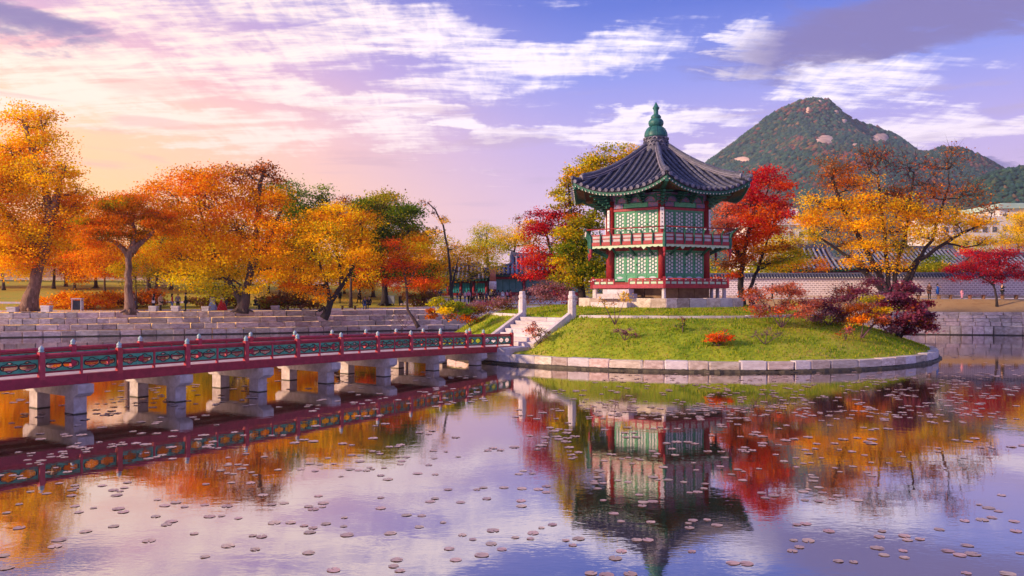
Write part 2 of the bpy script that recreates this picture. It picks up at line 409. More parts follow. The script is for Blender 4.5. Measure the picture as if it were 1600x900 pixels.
# dressed stones: six slightly uneven unit blocks, bevelled
def stone_mesh(matname, i, bev=.05):
    bm = bmesh.new(); bmesh.ops.create_cube(bm, size=1)
    bmesh.ops.bevel(bm, geom=list(bm.edges), offset=bev, segments=1, affect='EDGES')
    r = random.Random(i)
    for v in bm.verts: v.co += Vector((r.uniform(-1, 1), r.uniform(-1, 1), r.uniform(-1, 1))) * .022
    me = bpy.data.meshes.new('stone'); bm.to_mesh(me); bm.free(); me.materials.append(MATS[matname]); return me
STONES = {k: [stone_mesh(k, i) for i in range(6)] for k in ('granite', 'granite_light', 'granite_wet')}
def stone(parent, a, b, z0, z1, depth, back, kind='granite', name='stone'):
    """one block between plan points a and b, its front on that line, its body to the 'back' side"""
    a = Vector(a); b = Vector(b); d = b - a; L = d.length; d.normalize(); nrm = Vector((-d.y, d.x)) * back
    c = (a + b) / 2 + nrm * depth / 2
    return put(name, random.choice(STONES[kind]), parent, (c.x, c.y, (z0 + z1) / 2), math.atan2(d.y, d.x), (L - .035, depth, z1 - z0 - .02))
def rebase(root, loc):
    loc = Vector(loc)
    for ch in root.children: ch.location = Vector(ch.location) - loc
    root.location = loc

# ---------------------------------------------------------------- pond, ground, banks
SHORE = [(-420, 40), (-110, 58), (-62, 67.5), (-45.9, 71.3), (-25.4, 79), (-13, 85.5), (0, 88), (18, 85), (30, 79.5), (41, 77), (48.4, 75.4), (80, 71), (420, 50)]
def shore_y(x):
    for (x0, y0), (x1, y1) in zip(SHORE, SHORE[1:]):
        if x <= x1: return y0 + (y1 - y0) * (x - x0) / (x1 - x0)
    return SHORE[-1][1]
def sstep(t): t = min(1, max(0, t)); return t * t * (3 - 2 * t)
def ground_z(x, y):
    d = y - shore_y(x)
    left = 2.24 + .078 * min(max(d - 9, 0), 50)
    mid = 2.30 + .035 * min(max(d - 3, 0), 45)
    right = 2.16 + 1.24 * sstep((d - 2.2) / 5.5) + .012 * min(max(d - 10, 0), 60)
    wl = sstep((-4 - x) / 14); wr = sstep((x - 12) / 10)
    z = left * wl + right * wr + mid * (1 - wl - wr)
    return z + .05 * math.sin(x * .31 + y * .17) * sstep((d - 12) / 10)

bm_ = MB(); bm_.add([(-500, -260, 0), (500, -260, 0), (500, 92, 0), (-500, 92, 0)], [(0, 1, 2, 3)])
tag(bm_.build('water', 'pond_water'), kind='structure')

def land(name, material, xs, offs, lift=0.0, extra=None):
    V = []; Fc = []
    for x in xs:
        lo = 2.55 if x < 3 else (2.55 - 1.8 * min(1, (x - 3) / 4))
        for q_, o in enumerate(offs): o = max(o, lo + .004 * q_); y = shore_y(x) + o; V.append((x, y, ground_z(x, y) + lift))
    k = len(offs)
    for i in range(len(xs) - 1):
        for j in range(k - 1): Fc.append((i * k + j, (i + 1) * k + j, (i + 1) * k + j + 1, i * k + j + 1))
    b = MB(); b.add(V, Fc); return tag(b.build(name, material, smooth=True), kind='structure')
XS = [-3000, -1200, -420] + list(np.arange(-120, 121, 2.0)) + [420, 1200, 3000]
land('ground', 'lawn', XS, [.75, 1.2, 2.2, 3, 3.6, 4.2, 5, 6, 7, 8, 9, 11, 13, 16, 20, 25, 30, 36, 45, 60, 90, 150, 400, 1200, 2600])
land('path', 'path_dirt', list(np.arange(-100, 16, 1.5)), [2.6, 4, 6, 8, 9.6], .012)
land('path', 'path_dirt', list(np.arange(-62, -34, 1.5)), [17.5, 18.5, 20], .012)
land('plaza', 'path_dirt', list(np.arange(-14, 14, 1.0)), [13, 16, 19, 22, 25, 28], .012)
land('slope', 'dry_bank', list(np.arange(19, 110, 1.5)), [.9, 2.2, 3, 4, 5, 6, 7, 8], .012)
land('path', 'path_dirt', list(np.arange(24, 110, 1.5)), [8, 10, 12, 14, 16], .012)

def embankment(label, x0, x1, courses, lo, hi, seed):
    random.seed(seed)
    root = thing('embankment_wall', label, 'stone wall')
    pts = [(x, y) for x, y in SHORE if x0 < x < x1]
    pts = [(x0, shore_y(x0))] + pts + [(x1, shore_y(x1))]
    for z0, z1, back in courses:
        for (ax, ay), (bx, by) in zip(pts, pts[1:]):
            L = math.hypot(bx - ax, by - ay); s = 0
            while s < L - .05:
                w = random.uniform(lo, hi)
                if L - s - w < lo * .6: w = L - s
                a = Vector((ax + (bx - ax) * s / L, ay + (by - ay) * s / L + back)); b_ = Vector((ax + (bx - ax) * (s + w) / L, ay + (by - ay) * (s + w) / L + back))
                jit = random.uniform(-.04, .04); a.y += jit; b_.y += jit
                stone(root, a, b_, z0, z1 + random.uniform(-.02, .015), 1.15, 1); s += w
    b = MB()                                                     # dark wet foot at the waterline
    for (ax, ay), (bx, by) in zip(pts, pts[1:]): b.bar((ax, ay + .32, -.1), (bx, by + .32, -.1), .75, .38)
    b.build('wet_footing', 'algae', root)
    rebase(root, (x0, shore_y(x0), 0)); return root
embankment('long pale stone embankment stepping down to the pond behind the bridge', -64, 3, [(.06, .56, 0), (.56, 1.1, .7), (1.1, 1.64, 1.35), (1.64, 2.22, 2.0)], .95, 1.9, 3)
embankment('rough layered stone embankment at the right edge beyond the island', 18, 66, [(.06, .86, 0), (.86, 1.26, .07), (1.26, 1.6, .12), (1.6, 1.9, .17), (1.9, 2.2, .25)], .75, 1.5, 4)

# ---------------------------------------------------------------- island
CX, CY = 11.3, 56.2
RT = [(-180, 13), (-152, 12.1), (-134, 11.2), (-115, 10.3), (-90, 10.0), (-40, 9.6), (0, 10), (90, 11), (180, 13)]
def rt(th):
    d = math.degrees(th)
    for (a, ra), (b, rb) in zip(RT, RT[1:]):
        if d <= b: return ra + (rb - ra) * (d - a) / (b - a)
    return 13
S0 = Vector((-.1, 46.9)); S1 = Vector((2.07, 49.4)); SR = (S1 - S0).normalized(); SW = Vector((SR.y, -SR.x)); SL = (S1 - S0).length
SZ0, SZ1 = .92, 2.5
def island_z(x, y):
    r = math.hypot(x - CX, y - CY); th = math.atan2(y - CY, x - CX); t_ = rt(th)
    if r < t_: z = 2.52 + .55 * min(1, (t_ - r) / 4.5)
    else:
        t = max(0, (16.15 - r) / (16.15 - t_)); z = .5 + 2.02 * (t ** .88) + .10 * math.sin(t * math.pi) * (1 + .8 * math.sin(th * 7))
        z += .05 * math.sin(x * 1.3) * math.sin(y * 1.1) * t * (1 - t) * 4
    q = Vector((x, y)) - S0; a = q.dot(SR); w = abs(q.dot(SW))
    if w < 2.4 and -2.2 < a < SL + .2:
        cut = SZ0 - .25 + (SZ1 - SZ0) * max(0, a) / SL
        k = sstep((2.4 - w) / .5); z = min(z, z * (1 - k) + cut * k)
    return z
NR, NT = 42, 168
V = [(CX, CY, 3.07)]; Fc = []
rads = [16.2 * ((i + 1) / NR) ** .8 for i in range(NR)]
for r in rads:
    for j in range(NT):
        th = -math.pi + 2 * math.pi * j / NT; x, y = CX + r * math.cos(th), CY + r * math.sin(th); V.append((x, y, island_z(x, y)))
for j in range(NT): Fc.append((0, 1 + j, 1 + (j + 1) % NT))
for i in range(NR - 1):
    for j in range(NT): Fc.append((1 + i * NT + j, 1 + (i + 1) * NT + j, 1 + (i + 1) * NT + (j + 1) % NT, 1 + i * NT + (j + 1) % NT))
b = MB(); b.add(V, Fc); tag(b.build('island_mound', 'mound_grass', smooth=True), kind='structure')

# grass blades: nobody could count them
def blades(n):
    th = rng.uniform(-math.pi, math.pi, n); r = np.sqrt(rng.uniform(0, 1, n)) * 16.1
    xs = CX + r * np.cos(th); ys = CY + r * np.sin(th)
    keep = (ys < CY + 4); xs, ys = xs[keep], ys[keep]
    pt = []
    for x, y in zip(xs, ys):
        q = Vector((x, y)) - S0
        if abs(q.dot(SW)) < 2.3 and -1.5 < q.dot(SR) < SL: continue
        if math.hypot(x - 10.2, y - 56.4) < 6.2: continue
        pt.append((x, y, island_z(x, y)))
    p = np.array(pt); k = len(p)
    patch = np.sin(p[:, 0] * 1.7 + 1.3 * np.sin(p[:, 1] * 1.1)) * np.sin(p[:, 1] * 1.9 + np.sin(p[:, 0] * .9)) 
    h = rng.uniform(.04, .12, k) * (1 + .5 * (patch > .3)); a = rng.uniform(0, 2 * math.pi, k); w = rng.uniform(.02, .05, k)
    dx = np.stack([np.cos(a) * w, np.sin(a) * w, np.zeros(k)], 1); lean = rng.normal(0, .045, (k, 3)); lean[:, 2] = h
    V = np.empty((k, 3, 3)); V[:, 0] = p - dx - [0, 0, .02]; V[:, 1] = p + dx - [0, 0, .02]; V[:, 2] = p + lean
    Q = np.arange(k * 3).reshape(k, 3)
    pal = np.array([(.20, .30, .015), (.33, .38, .022), (.45, .45, .035), (.46, .32, .09), (.13, .23, .02)])
    pr = np.stack([.2 + .3 * (patch > .2), np.full(k, .33), np.full(k, .22), .14 + .7 * (patch < -.4), .1 + .55 * (patch > .45)], 1); pr /= pr.sum(1, keepdims=True)
    idx = (pr.cumsum(1) > rng.uniform(0, 1, (k, 1))).argmax(1)
    c = np.ones((k, 3, 4)); c[:, :, :3] = (pal[idx] * rng.uniform(.8, 1.2, (k, 1)))[:, None, :]
    tag(put('grass', fast_mesh('grass', V.reshape(-1, 3), Q, 'leaf', c.reshape(-1, 4))), kind='stuff')
blades(60000)

# kerb ring of the island
root = thing('island_kerb', 'ring of pale granite kerb blocks holding the grassy island above the water', 'kerb')
random.seed(11); th = -math.pi
while th < math.pi - .01:
    dth = random.uniform(.9, 1.75) / 16.6
    if math.pi - th - dth < .05: dth = math.pi - th
    a = (CX + 16.6 * math.cos(th), CY + 16.6 * math.sin(th)); b_ = (CX + 16.6 * math.cos(th + dth), CY + 16.6 * math.sin(th + dth))
    o = stone(root, a, b_, .12, .56 + random.uniform(-.03, .02), .55, 1, 'granite' if random.random() < .6 else 'granite_light'); th += dth
b = MB()
NF = 420; rf = random.Random(3); tops = [.10 + rf.uniform(-.03, .05) + .03 * math.sin(j * .21) for j in range(NF)]; outs = [16.72 + rf.uniform(-.05, .05) for j in range(NF)]
for j in range(NF):
    k_ = (j + 1) % NF; t0, t1 = 2 * math.pi * j / NF, 2 * math.pi * (j + 1) / NF
    q = []
    for t, i_ in ((t0, j), (t1, k_)): q += [(CX + r * math.cos(t), CY + r * math.sin(t), z) for r, z in ((16.0, .115), (16.62, tops[i_] + .02), (outs[i_], tops[i_] - .02), (outs[i_] + .06, -.3))]
    b.add(q, [(0, 1, 5, 4), (1, 2, 6, 5), (2, 3, 7, 6)])
b.build('wet_footing', 'algae', root)
rebase(root, (CX, CY - 16.6, 0))

# terrace kerb on top of the mound
root = thing('terrace_kerb', 'low line of flat grey kerb stones along the edge of the pavilion lawn', 'kerb')
random.seed(12)
def terrace_run(t0, t1):
    t = t0
    while t < t1 - .01:
        dt = random.uniform(1.3, 2.3) / 10.5
        if t1 - t - dt < .07: dt = t1 - t
        p = [(CX + (rt(q) + .05) * math.cos(q), CY + (rt(q) + .05) * math.sin(q)) for q in (t, t + dt)]
        zz = max(island_z(*p[0]), island_z(*p[1])); zz = min(zz, 2.62)
        stone(root, p[0], p[1], 2.2, 2.66 + random.uniform(-.015, .015), .34, 1, 'granite_light'); t += dt
terrace_run(R(-131), R(30)); terrace_run(R(-180), R(-155))
rebase(root, (CX, CY - 10, 2.5))

# staircase up the mound
def plan(c, a, w, z): q = S0 + SR * a + SW * w; return Vector((q.x, q.y, z))
root = thing('stone_staircase', 'pale stone steps climbing the grass mound from the end of the bridge', 'stairs')
N = 7
for i in range(N):
    z1 = SZ0 + (SZ1 - SZ0) * (i + 1) / N; a0 = SL * i / N
    p0 = plan(0, a0, -1.75, 0); p1 = plan(0, a0, 1.75, 0)
    for u0, u1 in (((0, .42), (.42, 1)) if i % 2 else ((0, .63), (.63, 1))):
        stone(root, p0.lerp(p1, u0).xy, p0.lerp(p1, u1).xy, z1 - .42, z1, .62, 1, 'granite_light', 'step')
for w in (-1.9, 1.9):
    b = MB(); b.bar(plan(0, -.25, w, SZ0 - .02), plan(0, SL + .15, w, SZ1 + .17), .26, .42); b.build('side_rail', 'granite_light', root)
p0 = plan(0, -2.0, -2.1, 0); p1 = plan(0, -2.0, 1.6, 0)
stone(root, p0.xy, p1.xy, .45, SZ0 - .01, 2.0, 1, 'granite_light', 'landing')
rebase(root, (S0.x, S0.y, SZ0))
def stone_post(w, label):
    q = plan(0, SL + .1, w, 2.4)
    t = thing('stone_post', label, 'stone post', q, 0, 'posts at the head of the stairs')
    b = MB(); b.lathe([(.25, 0), (.25, 1.14), (.20, 1.18), (.20, 1.24)], 8); b.build('shaft', 'granite_light', t)
    b = MB(); b.lathe([(.21, 1.24), (.24, 1.30), (.24, 1.42), (.19, 1.5), (.19, 1.66), (.16, 1.70)], 8); b.build('capital', 'granite_light', t)
stone_post(-1.95, 'octagonal white stone post on the left side of the stair head')
stone_post(1.98, 'octagonal white stone post on the right side of the stair head')

# ---------------------------------------------------------------- bridge
B0 = Vector((-1.81, 43.70)); BU = Vector((-.568, -.823)); BV = Vector((.823, -.568))     # s runs towards the camera, v towards its near side
BW = 3.0
def deck_z(s): return 1.30 - .0008 * (s - 20) ** 2 if s > -.35 else .969 - .03 * (-.35 - s)
def bp(s, v, z): q = B0 + BU * s + BV * v; return Vector((q.x, q.y, z))
POSTS = [30.4, 27.85, 25.3, 22.8, 20.3, 17.75, 15.2, 12.65, 10.2, 7.9, 5.6, 3.35, 1.15, -.35, -3.1]
bridge = thing('footbridge', 'long red and green wooden footbridge on stone piers leading to the island', 'bridge')
ss_ = list(np.arange(-3.1, -.4, .9)) + [-.35] + list(np.arange(.5, 31, 1.3))
def strip(name, v0, v1, zt, zb, material, sr):
    b = MB()
    for i, s in enumerate(sr):
        z = deck_z(s); b.v += [tuple(bp(s, v0, z + zt)), tuple(bp(s, v1, z + zt)), tuple(bp(s, v1, z + zb)), tuple(bp(s, v0, z + zb))]
    for i in range(len(sr) - 1):
        for k in range(4): b.f.append((i * 4 + k, i * 4 + (k + 1) % 4, i * 4 + 4 + (k + 1) % 4, i * 4 + 4 + k)); b.m.append(0)
    e = (len(sr) - 1) * 4; b.f += [(0, 1, 2, 3), (e + 3, e + 2, e + 1, e)]; b.m += [0, 0]
    return b.build(name, material, bridge)
pl = -3.1
random.seed(5)
while pl < 30.4:                                                     # floor boards
    b = MB(); b.bar(bp(pl + .14, -BW + .06, deck_z(pl + .14) - .035), bp(pl + .14, -.06, deck_z(pl + .14) - .035 + random.uniform(-.004, .004)), .27, .06); b.build('board', 'deck', bridge); pl += .285
def cut(s0, s1): return [s0] + [s for s in ss_ if s0 < s < s1] + [s1]
for v in (.0, -BW):                                                  # edge beams in lengths that meet over the piers
    js = [-3.1, -.35, 6.9, 14.2, 21.4, 30.4]
    for s0, s1 in zip(js, js[1:]): strip('beam', v - .11, v + .11, .02, -.30, 'red_paint', cut(s0 + .004, s1 - .004))
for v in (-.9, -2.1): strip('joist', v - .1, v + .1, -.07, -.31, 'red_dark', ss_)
def cloud(cx, cz, k=1.0, n=9):
    """outline of the cloud-shaped piercing"""
    out = []
    for x0, z0, r, a0, a1 in ((.155, 0, .085, -75, 75), (.0, .035, .115, 35, 145), (-.155, 0, .085, 105, 255), (.0, -.035, .115, 215, 325)):
        for i in range(n):
            a = R(a0 + (a1 - a0) * i / (n - 1)); out.append((cx + (x0 + r * math.cos(a) * (k if k == 1 else 1)) * k, cz + (z0 + r * math.sin(a)) * k))
    return out
for v, out_ in ((.0, 1), (-BW, -1)):
    for k, s in enumerate(POSTS):
        z = deck_z(s); b = MB()
        c = bp(s, v + out_ * .035, z + .36); b.box(c, (.17, .17, .86), math.atan2(BU.y, BU.x)); po = b.build('rail_post', 'red_rail', bridge)
        b = MB(); b.lathe([(.05, 0), (.085, .012), (.09, .035), (.055, .05), (.075, .075), (.085, .11), (.068, .15), (.03, .19), (.008, .215)], 10, c + Vector((0, 0, .43))); b.build('finial', 'finial_jade', po, True)
        if k == len(POSTS) - 1: continue
        s1 = POSTS[k + 1]; sa, sb = s - .085, s1 + .085
        b = MB(); b.tube([bp(q, v, deck_z(q) + .685) for q in (sa, (sa + sb) / 2, sb)], .058, 10); b.build('top_rail', 'red_rail', bridge, True)
        for zz, h in ((.60, .05), (.15, .055)):
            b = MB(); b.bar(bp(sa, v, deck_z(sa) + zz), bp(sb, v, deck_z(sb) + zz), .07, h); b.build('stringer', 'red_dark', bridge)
        nh = 2 if sa - sb > 1.7 else 1
        cuts = [sa + (sb - sa) * i / nh for i in range(nh + 1)]
        for i in range(nh):
            qa, qb = cuts[i] - (.035 if i else 0), cuts[i + 1] + (.035 if i < nh - 1 else 0)
            L = qa - qb; za, zb = deck_z(qa), deck_z(qb)
            fn = lambda u, w, d, qa=qa, L=L, za=za, zb=zb: bp(qa - u, v + d, za + (zb - za) * u / L + w)
            holes = [cloud(L * .27, .375), cloud(L * .73, .375)] if L > .85 else [cloud(L * .3, .375, .8), cloud(L * .7, .375, .8)]
            b = MB(); b.plate([(0, .18), (L, .18), (L, .575), (0, .575)], [list(reversed(h)) for h in holes], -.016, .016, fn)
            pn = b.build('panel', 'green_panel', bridge)
            b = MB()
            for c_ in (.27, .73) if L > .85 else (.3, .7):
                kk = 1 if L > .85 else .8
                o_, i_ = cloud(L * c_, .375, kk * 1.13), cloud(L * c_, .375, kk * .97)
                for d0, d1 in ((-.024, .024),):
                    m_ = len(o_)
                    vs = [fn(x, y, d0) for x, y in o_] + [fn(x, y, d0) for x, y in i_] + [fn(x, y, d1) for x, y in o_] + [fn(x, y, d1) for x, y in i_]
                    fs = []
                    for j in range(m_):
                        n_ = (j + 1) % m_
                        fs += [(j, n_, m_ + n_, m_ + j), (2 * m_ + j, 2 * m_ + n_, 3 * m_ + n_, 3 * m_ + j), (j, n_, 2 * m_ + n_, 2 * m_ + j), (m_ + j, m_ + n_, 3 * m_ + n_, 3 * m_ + j)]
                    b.add(vs, fs)
            b.build('piercing_rim', 'black_paint', pn)
            if i: 
                q = cuts[i]; b = MB(); b.box(bp(q, v, deck_z(q) + .33), (.07, .09, .62), math.atan2(BU.y, BU.x)); b.build('baluster', 'red_rail', bridge)
PIERS = [21.58 - 3.597 * i for i in range(-2, 7)]
for k, s in enumerate(PIERS):
    if s < -1: continue
    zt = deck_z(s) - .305; zc = zt - .41; ang = math.atan2(BV.y, BV.x)
    b = MB()
    prof = [(.36, 0), (.36, -.28), (.14, -.41), (-BW - .14, -.41), (-BW - .36, -.28), (-BW - .36, 0)]
    vs = [bp(s + d, v, zt + z) for d in (.26, -.26) for v, z in prof]; n_ = len(prof)
    b.add(vs, [tuple(range(n_)), tuple(range(2 * n_ - 1, n_ - 1, -1))] + [(i, (i + 1) % n_, n_ + (i + 1) % n_, n_ + i) for i in range(n_)])
    pr = b.build('pier', 'granite_pier', bridge)
    for v in (-.28, -BW + .28):
        b = MB(); c = bp(s, v, 0); b.box((c.x, c.y, (zc + .02) / 2), (.56, .42, zc - .02 - .004), ang); b.build('column', 'granite_pier', pr)
        b = MB(); b.box((c.x, c.y, -.12), (.575, .435, .31), ang); b.build('wet_foot', 'algae', pr)
# ---------------------------------------------------------------- pavilion (hexagonal, two storeys)
PXC, PYC = 10.2, 56.4
pav = thing('pavilion', 'hexagonal two storey palace pavilion with curved dark tiled roof and green lattice doors', 'pavilion', (PXC, PYC, 3.05), R(-4.5))
PZ = 3.05
def cor(k, r, z): a = R(-90 + 60 * k); return Vector((r * math.cos(a), r * math.sin(a), z - PZ))
def face(k):
    """matrix of face k: local x along the face, local -y outwards"""
    return Matrix.Rotation(R(-60 + 60 * k + 90), 4, 'Z')
def fb(b, k, l, d, z, sx, sy, sz):            # box on face k: l along, d out from the axis
    b.box((l, -d, z - PZ), (sx, sy, sz), 0, face(k)); return b
def hexring(b, r, z0, z1, rin=None):
    o = [cor(k, r, z) for z in (z0, z1) for k in range(6)]
    if rin is None:
        b.add(o, [tuple(range(5, -1, -1)), tuple(range(6, 12))] + [(k, (k + 1) % 6, 6 + (k + 1) % 6, 6 + k) for k in range(6)])
    else:
        o += [cor(k, rin, z) for z in (z0, z1) for k in range(6)]
        fs = []
        for k in range(6):
            n = (k + 1) % 6
            fs += [(k, n, 6 + n, 6 + k), (12 + n, 12 + k, 18 + k, 18 + n), (6 + k, 6 + n, 18 + n, 18 + k), (k, n, 12 + n, 12 + k)]
        b.add(o, fs)
    return b
AP = math.cos(R(30))
RC = 3.7                                        # radius to the column axes
# stone platform: facing blocks and paving
random.seed(21)
base = hexring(MB(), 6.0, 2.9, 3.60).build('platform', 'granite_light', pav)
for k in range(6):
    L = 6.25; n = 0; l = -L / 2
    while l < L / 2 - .05:
        w = random.uniform(.75, 1.5)
        if L / 2 - l - w < .5: w = L / 2 - l
        c = face(k) @ Vector((l + w / 2, -(6.25 * AP - .2), 3.34 - PZ))
        put('platform_block', random.choice(STONES['granite_light' if random.random() < .6 else 'granite']), base, c, R(-60 + 60 * k + 90), (w - .02, .42, .62)); l += w
# recessed base wall
for k in range(6):
    for i, (l0, l1) in enumerate(((-1.9, -.62), (-.6, .7), (.72, 1.9))):
        b = MB(); fb(b, k, (l0 + l1) / 2, 3.75 * AP + .02 * (i % 2), 3.98, l1 - l0 - .02, .3, .72); b.build('base_slab', 'ochre_wall', pav)
hexring(MB(), 3.6, 3.6, 4.36).build('base_core', 'ochre_wall', pav)
# stone posts under the lower deck
for k in range(6):
    pts = [cor(k, 4.95, 3.6)] + [cor(k, 4.95, 3.6).lerp(cor(k + 1, 4.95, 3.6), u) for u in ((.5,) if k else ())]
    for p in pts:
        b = MB(); b.lathe([(.15, -.0), (.135, .05), (.125, .72)], 8, p); b.build('stone_post', 'granite_light', pav)
# lower deck, its beam and rail
hexring(MB(), 5.02, 4.42, 4.50).build('lower_deck', 'wood', pav)
DOOR_L = (-1.02, .10)                            # gap in the rail of the entrance face (k = -1), along the face
def vl(k, r, l, z): return face(k) @ Vector((l, -r * AP, z - PZ))
for k in range(6):
    k_ = k
    half = 5.2 / 2
    b = MB(); fb(b, k, 0, 5.2 * AP, 4.43, 5.2 + .04, .16, .25); b.build('lower_beam', 'red_paint', pav)
    spans = [(-half, half)] if k != 5 else [(-half, DOOR_L[0]), (DOOR_L[1], half)]
    for s0, s1 in spans:
        rr = 5.16
        b = MB(); b.tube([vl(k, rr, s0, 4.915), vl(k, rr, s1, 4.915)], .045, 8); b.build('lower_rail', 'red_rail', pav, True)
        b = MB(); fb(b, k, (s0 + s1) / 2, rr * AP, 4.80, s1 - s0, .07, .06); b.build('mid_rail', 'red_paint', pav)
        n = max(1, round((s1 - s0) / .52))
        for i in range(n):
            a0, a1 = s0 + (s1 - s0) * i / n, s0 + (s1 - s0) * (i + 1) / n
            b = MB(); fb(b, k, (a0 + a1) / 2, rr * AP, 4.665, a1 - a0 - .12, .04, .15); b.build('rail_panel', 'green_pale', pav)
            for a in ([a0] if i < n - 1 else [a0, a1]):
                b = MB(); fb(b, k, a, rr * AP, 4.70, .09, .10, .36); b.build('baluster', 'red_paint', pav)
                b = MB(); c = vl(k, rr, a + .17, 4.86); b.lathe([(.01, -.04), (.055, -.02), (.06, .02), (.03, .05)], 6, c); b.build('lotus_bud', 'paper', pav)
    b = MB(); b.box(cor(k, 5.2, 4.70), (.16, .16, .72)); b.build('corner_post', 'red_paint', pav)
# entrance steps
b = MB(); fb(b, 5, -.46, 5.2 * AP + .45, 4.08, 1.9, .75, .30); b.build('entrance_step', 'granite_light', pav)
b = MB(); fb(b, 5, -.40, 5.2 * AP + .75, 3.78, 2.3, 1.3, .32); b.build('entrance_step', 'granite_light', pav)
b = MB(); fb(b, 5, -.55, 6.25 * AP + .35, 3.22, 2.6, .8, .34); b.build('entrance_step', 'granite_light', pav)

# columns and beams
for k in range(6):
    b = MB(); b.lathe([(.24, 0), (.225, 2.4), (.22, 5.9)], 16, cor(k, RC, 4.36)); b.build('column', 'red_dark', pav, True)
for k in range(6):
    L = RC - .42
    b = MB(); fb(b, k, 0, RC * AP, 4.60, L, .16, .26); b.build('sill_beam', 'red_dark', pav)
    for z, h, m in ((6.98, .24, 'red_dark'), (7.46, .2, 'red_dark'), (9.62, .16, 'red_paint')):
        b = MB(); fb(b, k, 0, RC * AP, z, L, .22, h); b.build('lintel', m, pav)
    # painted band over the upper lintel: green board between two patterned ends
    b = MB(); fb(b, k, 0, RC * AP, 9.90, 1.72, .20, .30); b.build('green_board', 'green_paint', pav)
    for s in (-1, 1):
        b = MB(); fb(b, k, s * (L / 4 + .46), RC * AP, 9.90, L / 2 - .93, .19, .30); b.build('painted_board', 'dancheong', pav)
        b = MB(); fb(b, k, s * .90, RC * AP + .008, 9.90, .06, .21, .31); b.build('edge_strip', 'green_dark', pav)
    b = MB(); fb(b, k, 0, RC * AP - .03, 10.38, L + .2, .14, .66); b.build('frieze', 'dancheong', pav)
    for i in range(3):                               # arched purple frieze fields framed in green
        l = (i - 1) * 1.02
        b = MB()
        arc = [(l + .42 * math.cos(t), 10.10 + .36 * math.sin(t)) for t in np.linspace(0, math.pi, 9)]
        b.plate([(l - .50, 10.06), (l + .50, 10.06), (l + .50, 10.56), (l - .50, 10.56)], [list(reversed(arc))], -(RC * AP + .09), -(RC * AP + .05), lambda u, w, d, k=k: face(k) @ Vector((u, d, w - PZ)))
        b.build('frieze_arch', 'green_dark', pav)
    # bracket sets: on the column and one between
    for l in (-1.02 * .5, 1.02 * .5):
        b = MB()
        for i in range(4):
            fb(b, k, l, RC * AP + .12 + .12 * i, 10.12 + .16 * i, .12, .34 + .22 * i, .11)
            fb(b, k, l, RC * AP + .2 + .13 * i, 10.19 + .16 * i, .36 + .16 * i, .12, .07)
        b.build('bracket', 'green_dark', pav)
        b = MB(); b.bar(vl(k, RC + .20, l, 10.0), vl(k, RC + .78, l, 10.66), .05, .05); b.build('bracket_tongue', 'rafter_red', pav)
for k in range(6):
    d = cor(k, 1, PZ); M = Matrix.Rotation(R(-90 + 60 * k + 90), 4, 'Z')
    b = MB()
    for i in range(5):
        b.box((0, -(RC + .18 + .2 * i), 9.86 - PZ + .18 * i), (.16, .5 + .24 * i, .13), 0, M)
        b.box((0, -(RC + .26 + .17 * i), 9.95 - PZ + .18 * i), (.5 + .2 * i, .14, .08), 0, M)
    b.build('corner_bracket', 'green_dark', pav)
    b = MB(); b.bar(M @ Vector((0, -(RC + .27), 9.66 - PZ)), M @ Vector((0, -(RC + .36), 10.5 - PZ)), .09, .07, (0, -1, 0)); b.build('bracket_tongue', 'rafter_red', pav)

# lattice doors: one leaf with frame, paper, lattice and a small ornament panel, copied round both storeys
LW = (RC - .46) / 4
def leaf_meshes(h):
    w = LW - .03; fr = MB(); t = .085
    for s in (-1, 1): fr.box((s * (w / 2 - t / 2), 0, h / 2), (t, .07, h))
    zp = .42 if h < 2.1 else .72
    for z in (t / 2, zp, h - t / 2): fr.box((0, 0, z), (w - 2 * t - .002, .068, t))
    fr.box((0, .012, zp / 2), (w - 2 * t - .004, .03, zp - t - .004))
    iw, z0, z1 = w - 2 * t, zp + t / 2, h - t
    pa = MB(); pa.box((0, .02, (z0 + z1) / 2), (iw - .002, .012, z1 - z0 - .002))
    la = MB(); sp = .21; bw = .034
    cx, cz = 0, (z0 + z1) / 2
    def clip(p, d):
        lo, hi = -9, 9
        for o, v, a, e in ((p[0], d[0], -iw / 2, iw / 2), (p[1], d[1], z0, z1)):
            if abs(v) < 1e-9:
                if not a <= o <= e: return None
            else:
                x, y = sorted(((a - o) / v, (e - o) / v)); lo, hi = max(lo, x), min(hi, y)
        return (lo, hi) if hi - lo > .02 else None
    for j, ang in enumerate((90, 30, -30)):
        d = (math.cos(R(ang)), math.sin(R(ang))); nn = (-d[1], d[0])
        for i in range(-9, 10):
            p = (cx + nn[0] * sp * (i + .5), cz + nn[1] * sp * (i + .5)); c = clip(p, d)
            if c:
                y = -.012 - .003 * j
                la.bar((p[0] + d[0] * c[0], y, p[1] + d[1] * c[0]), (p[0] + d[0] * c[1], y, p[1] + d[1] * c[1]), .022, bw, (d[1], 0, -d[0]) if ang != 90 else (1, 0, 0))
    ox = iw / 2
    for sx_, sz_ in ((0, z0 + .035), (0, z1 - .035)): la.box((0, -.014, sz_), (iw, .02, .05))
    orn = MB(); orn.plate([(.22 * math.cos(a) * (1 + .12 * math.cos(4 * a)), zp / 2 + .02 + .085 * math.sin(a)) for a in np.linspace(0, 2 * math.pi, 20, endpoint=False)], [], -.012, -.004, lambda u, v, d: Vector((u, d, v)))
    return [('door_leaf', fr.mesh('door_leaf', 'green_paint')), ('paper', pa.mesh('paper', 'paper')), ('lattice', la.mesh('lattice', 'lattice_green')), ('ornament', orn.mesh('ornament', 'ornament'))]
SETS = {h: leaf_meshes(h) for h in (1.98, 2.05, 2.30)}
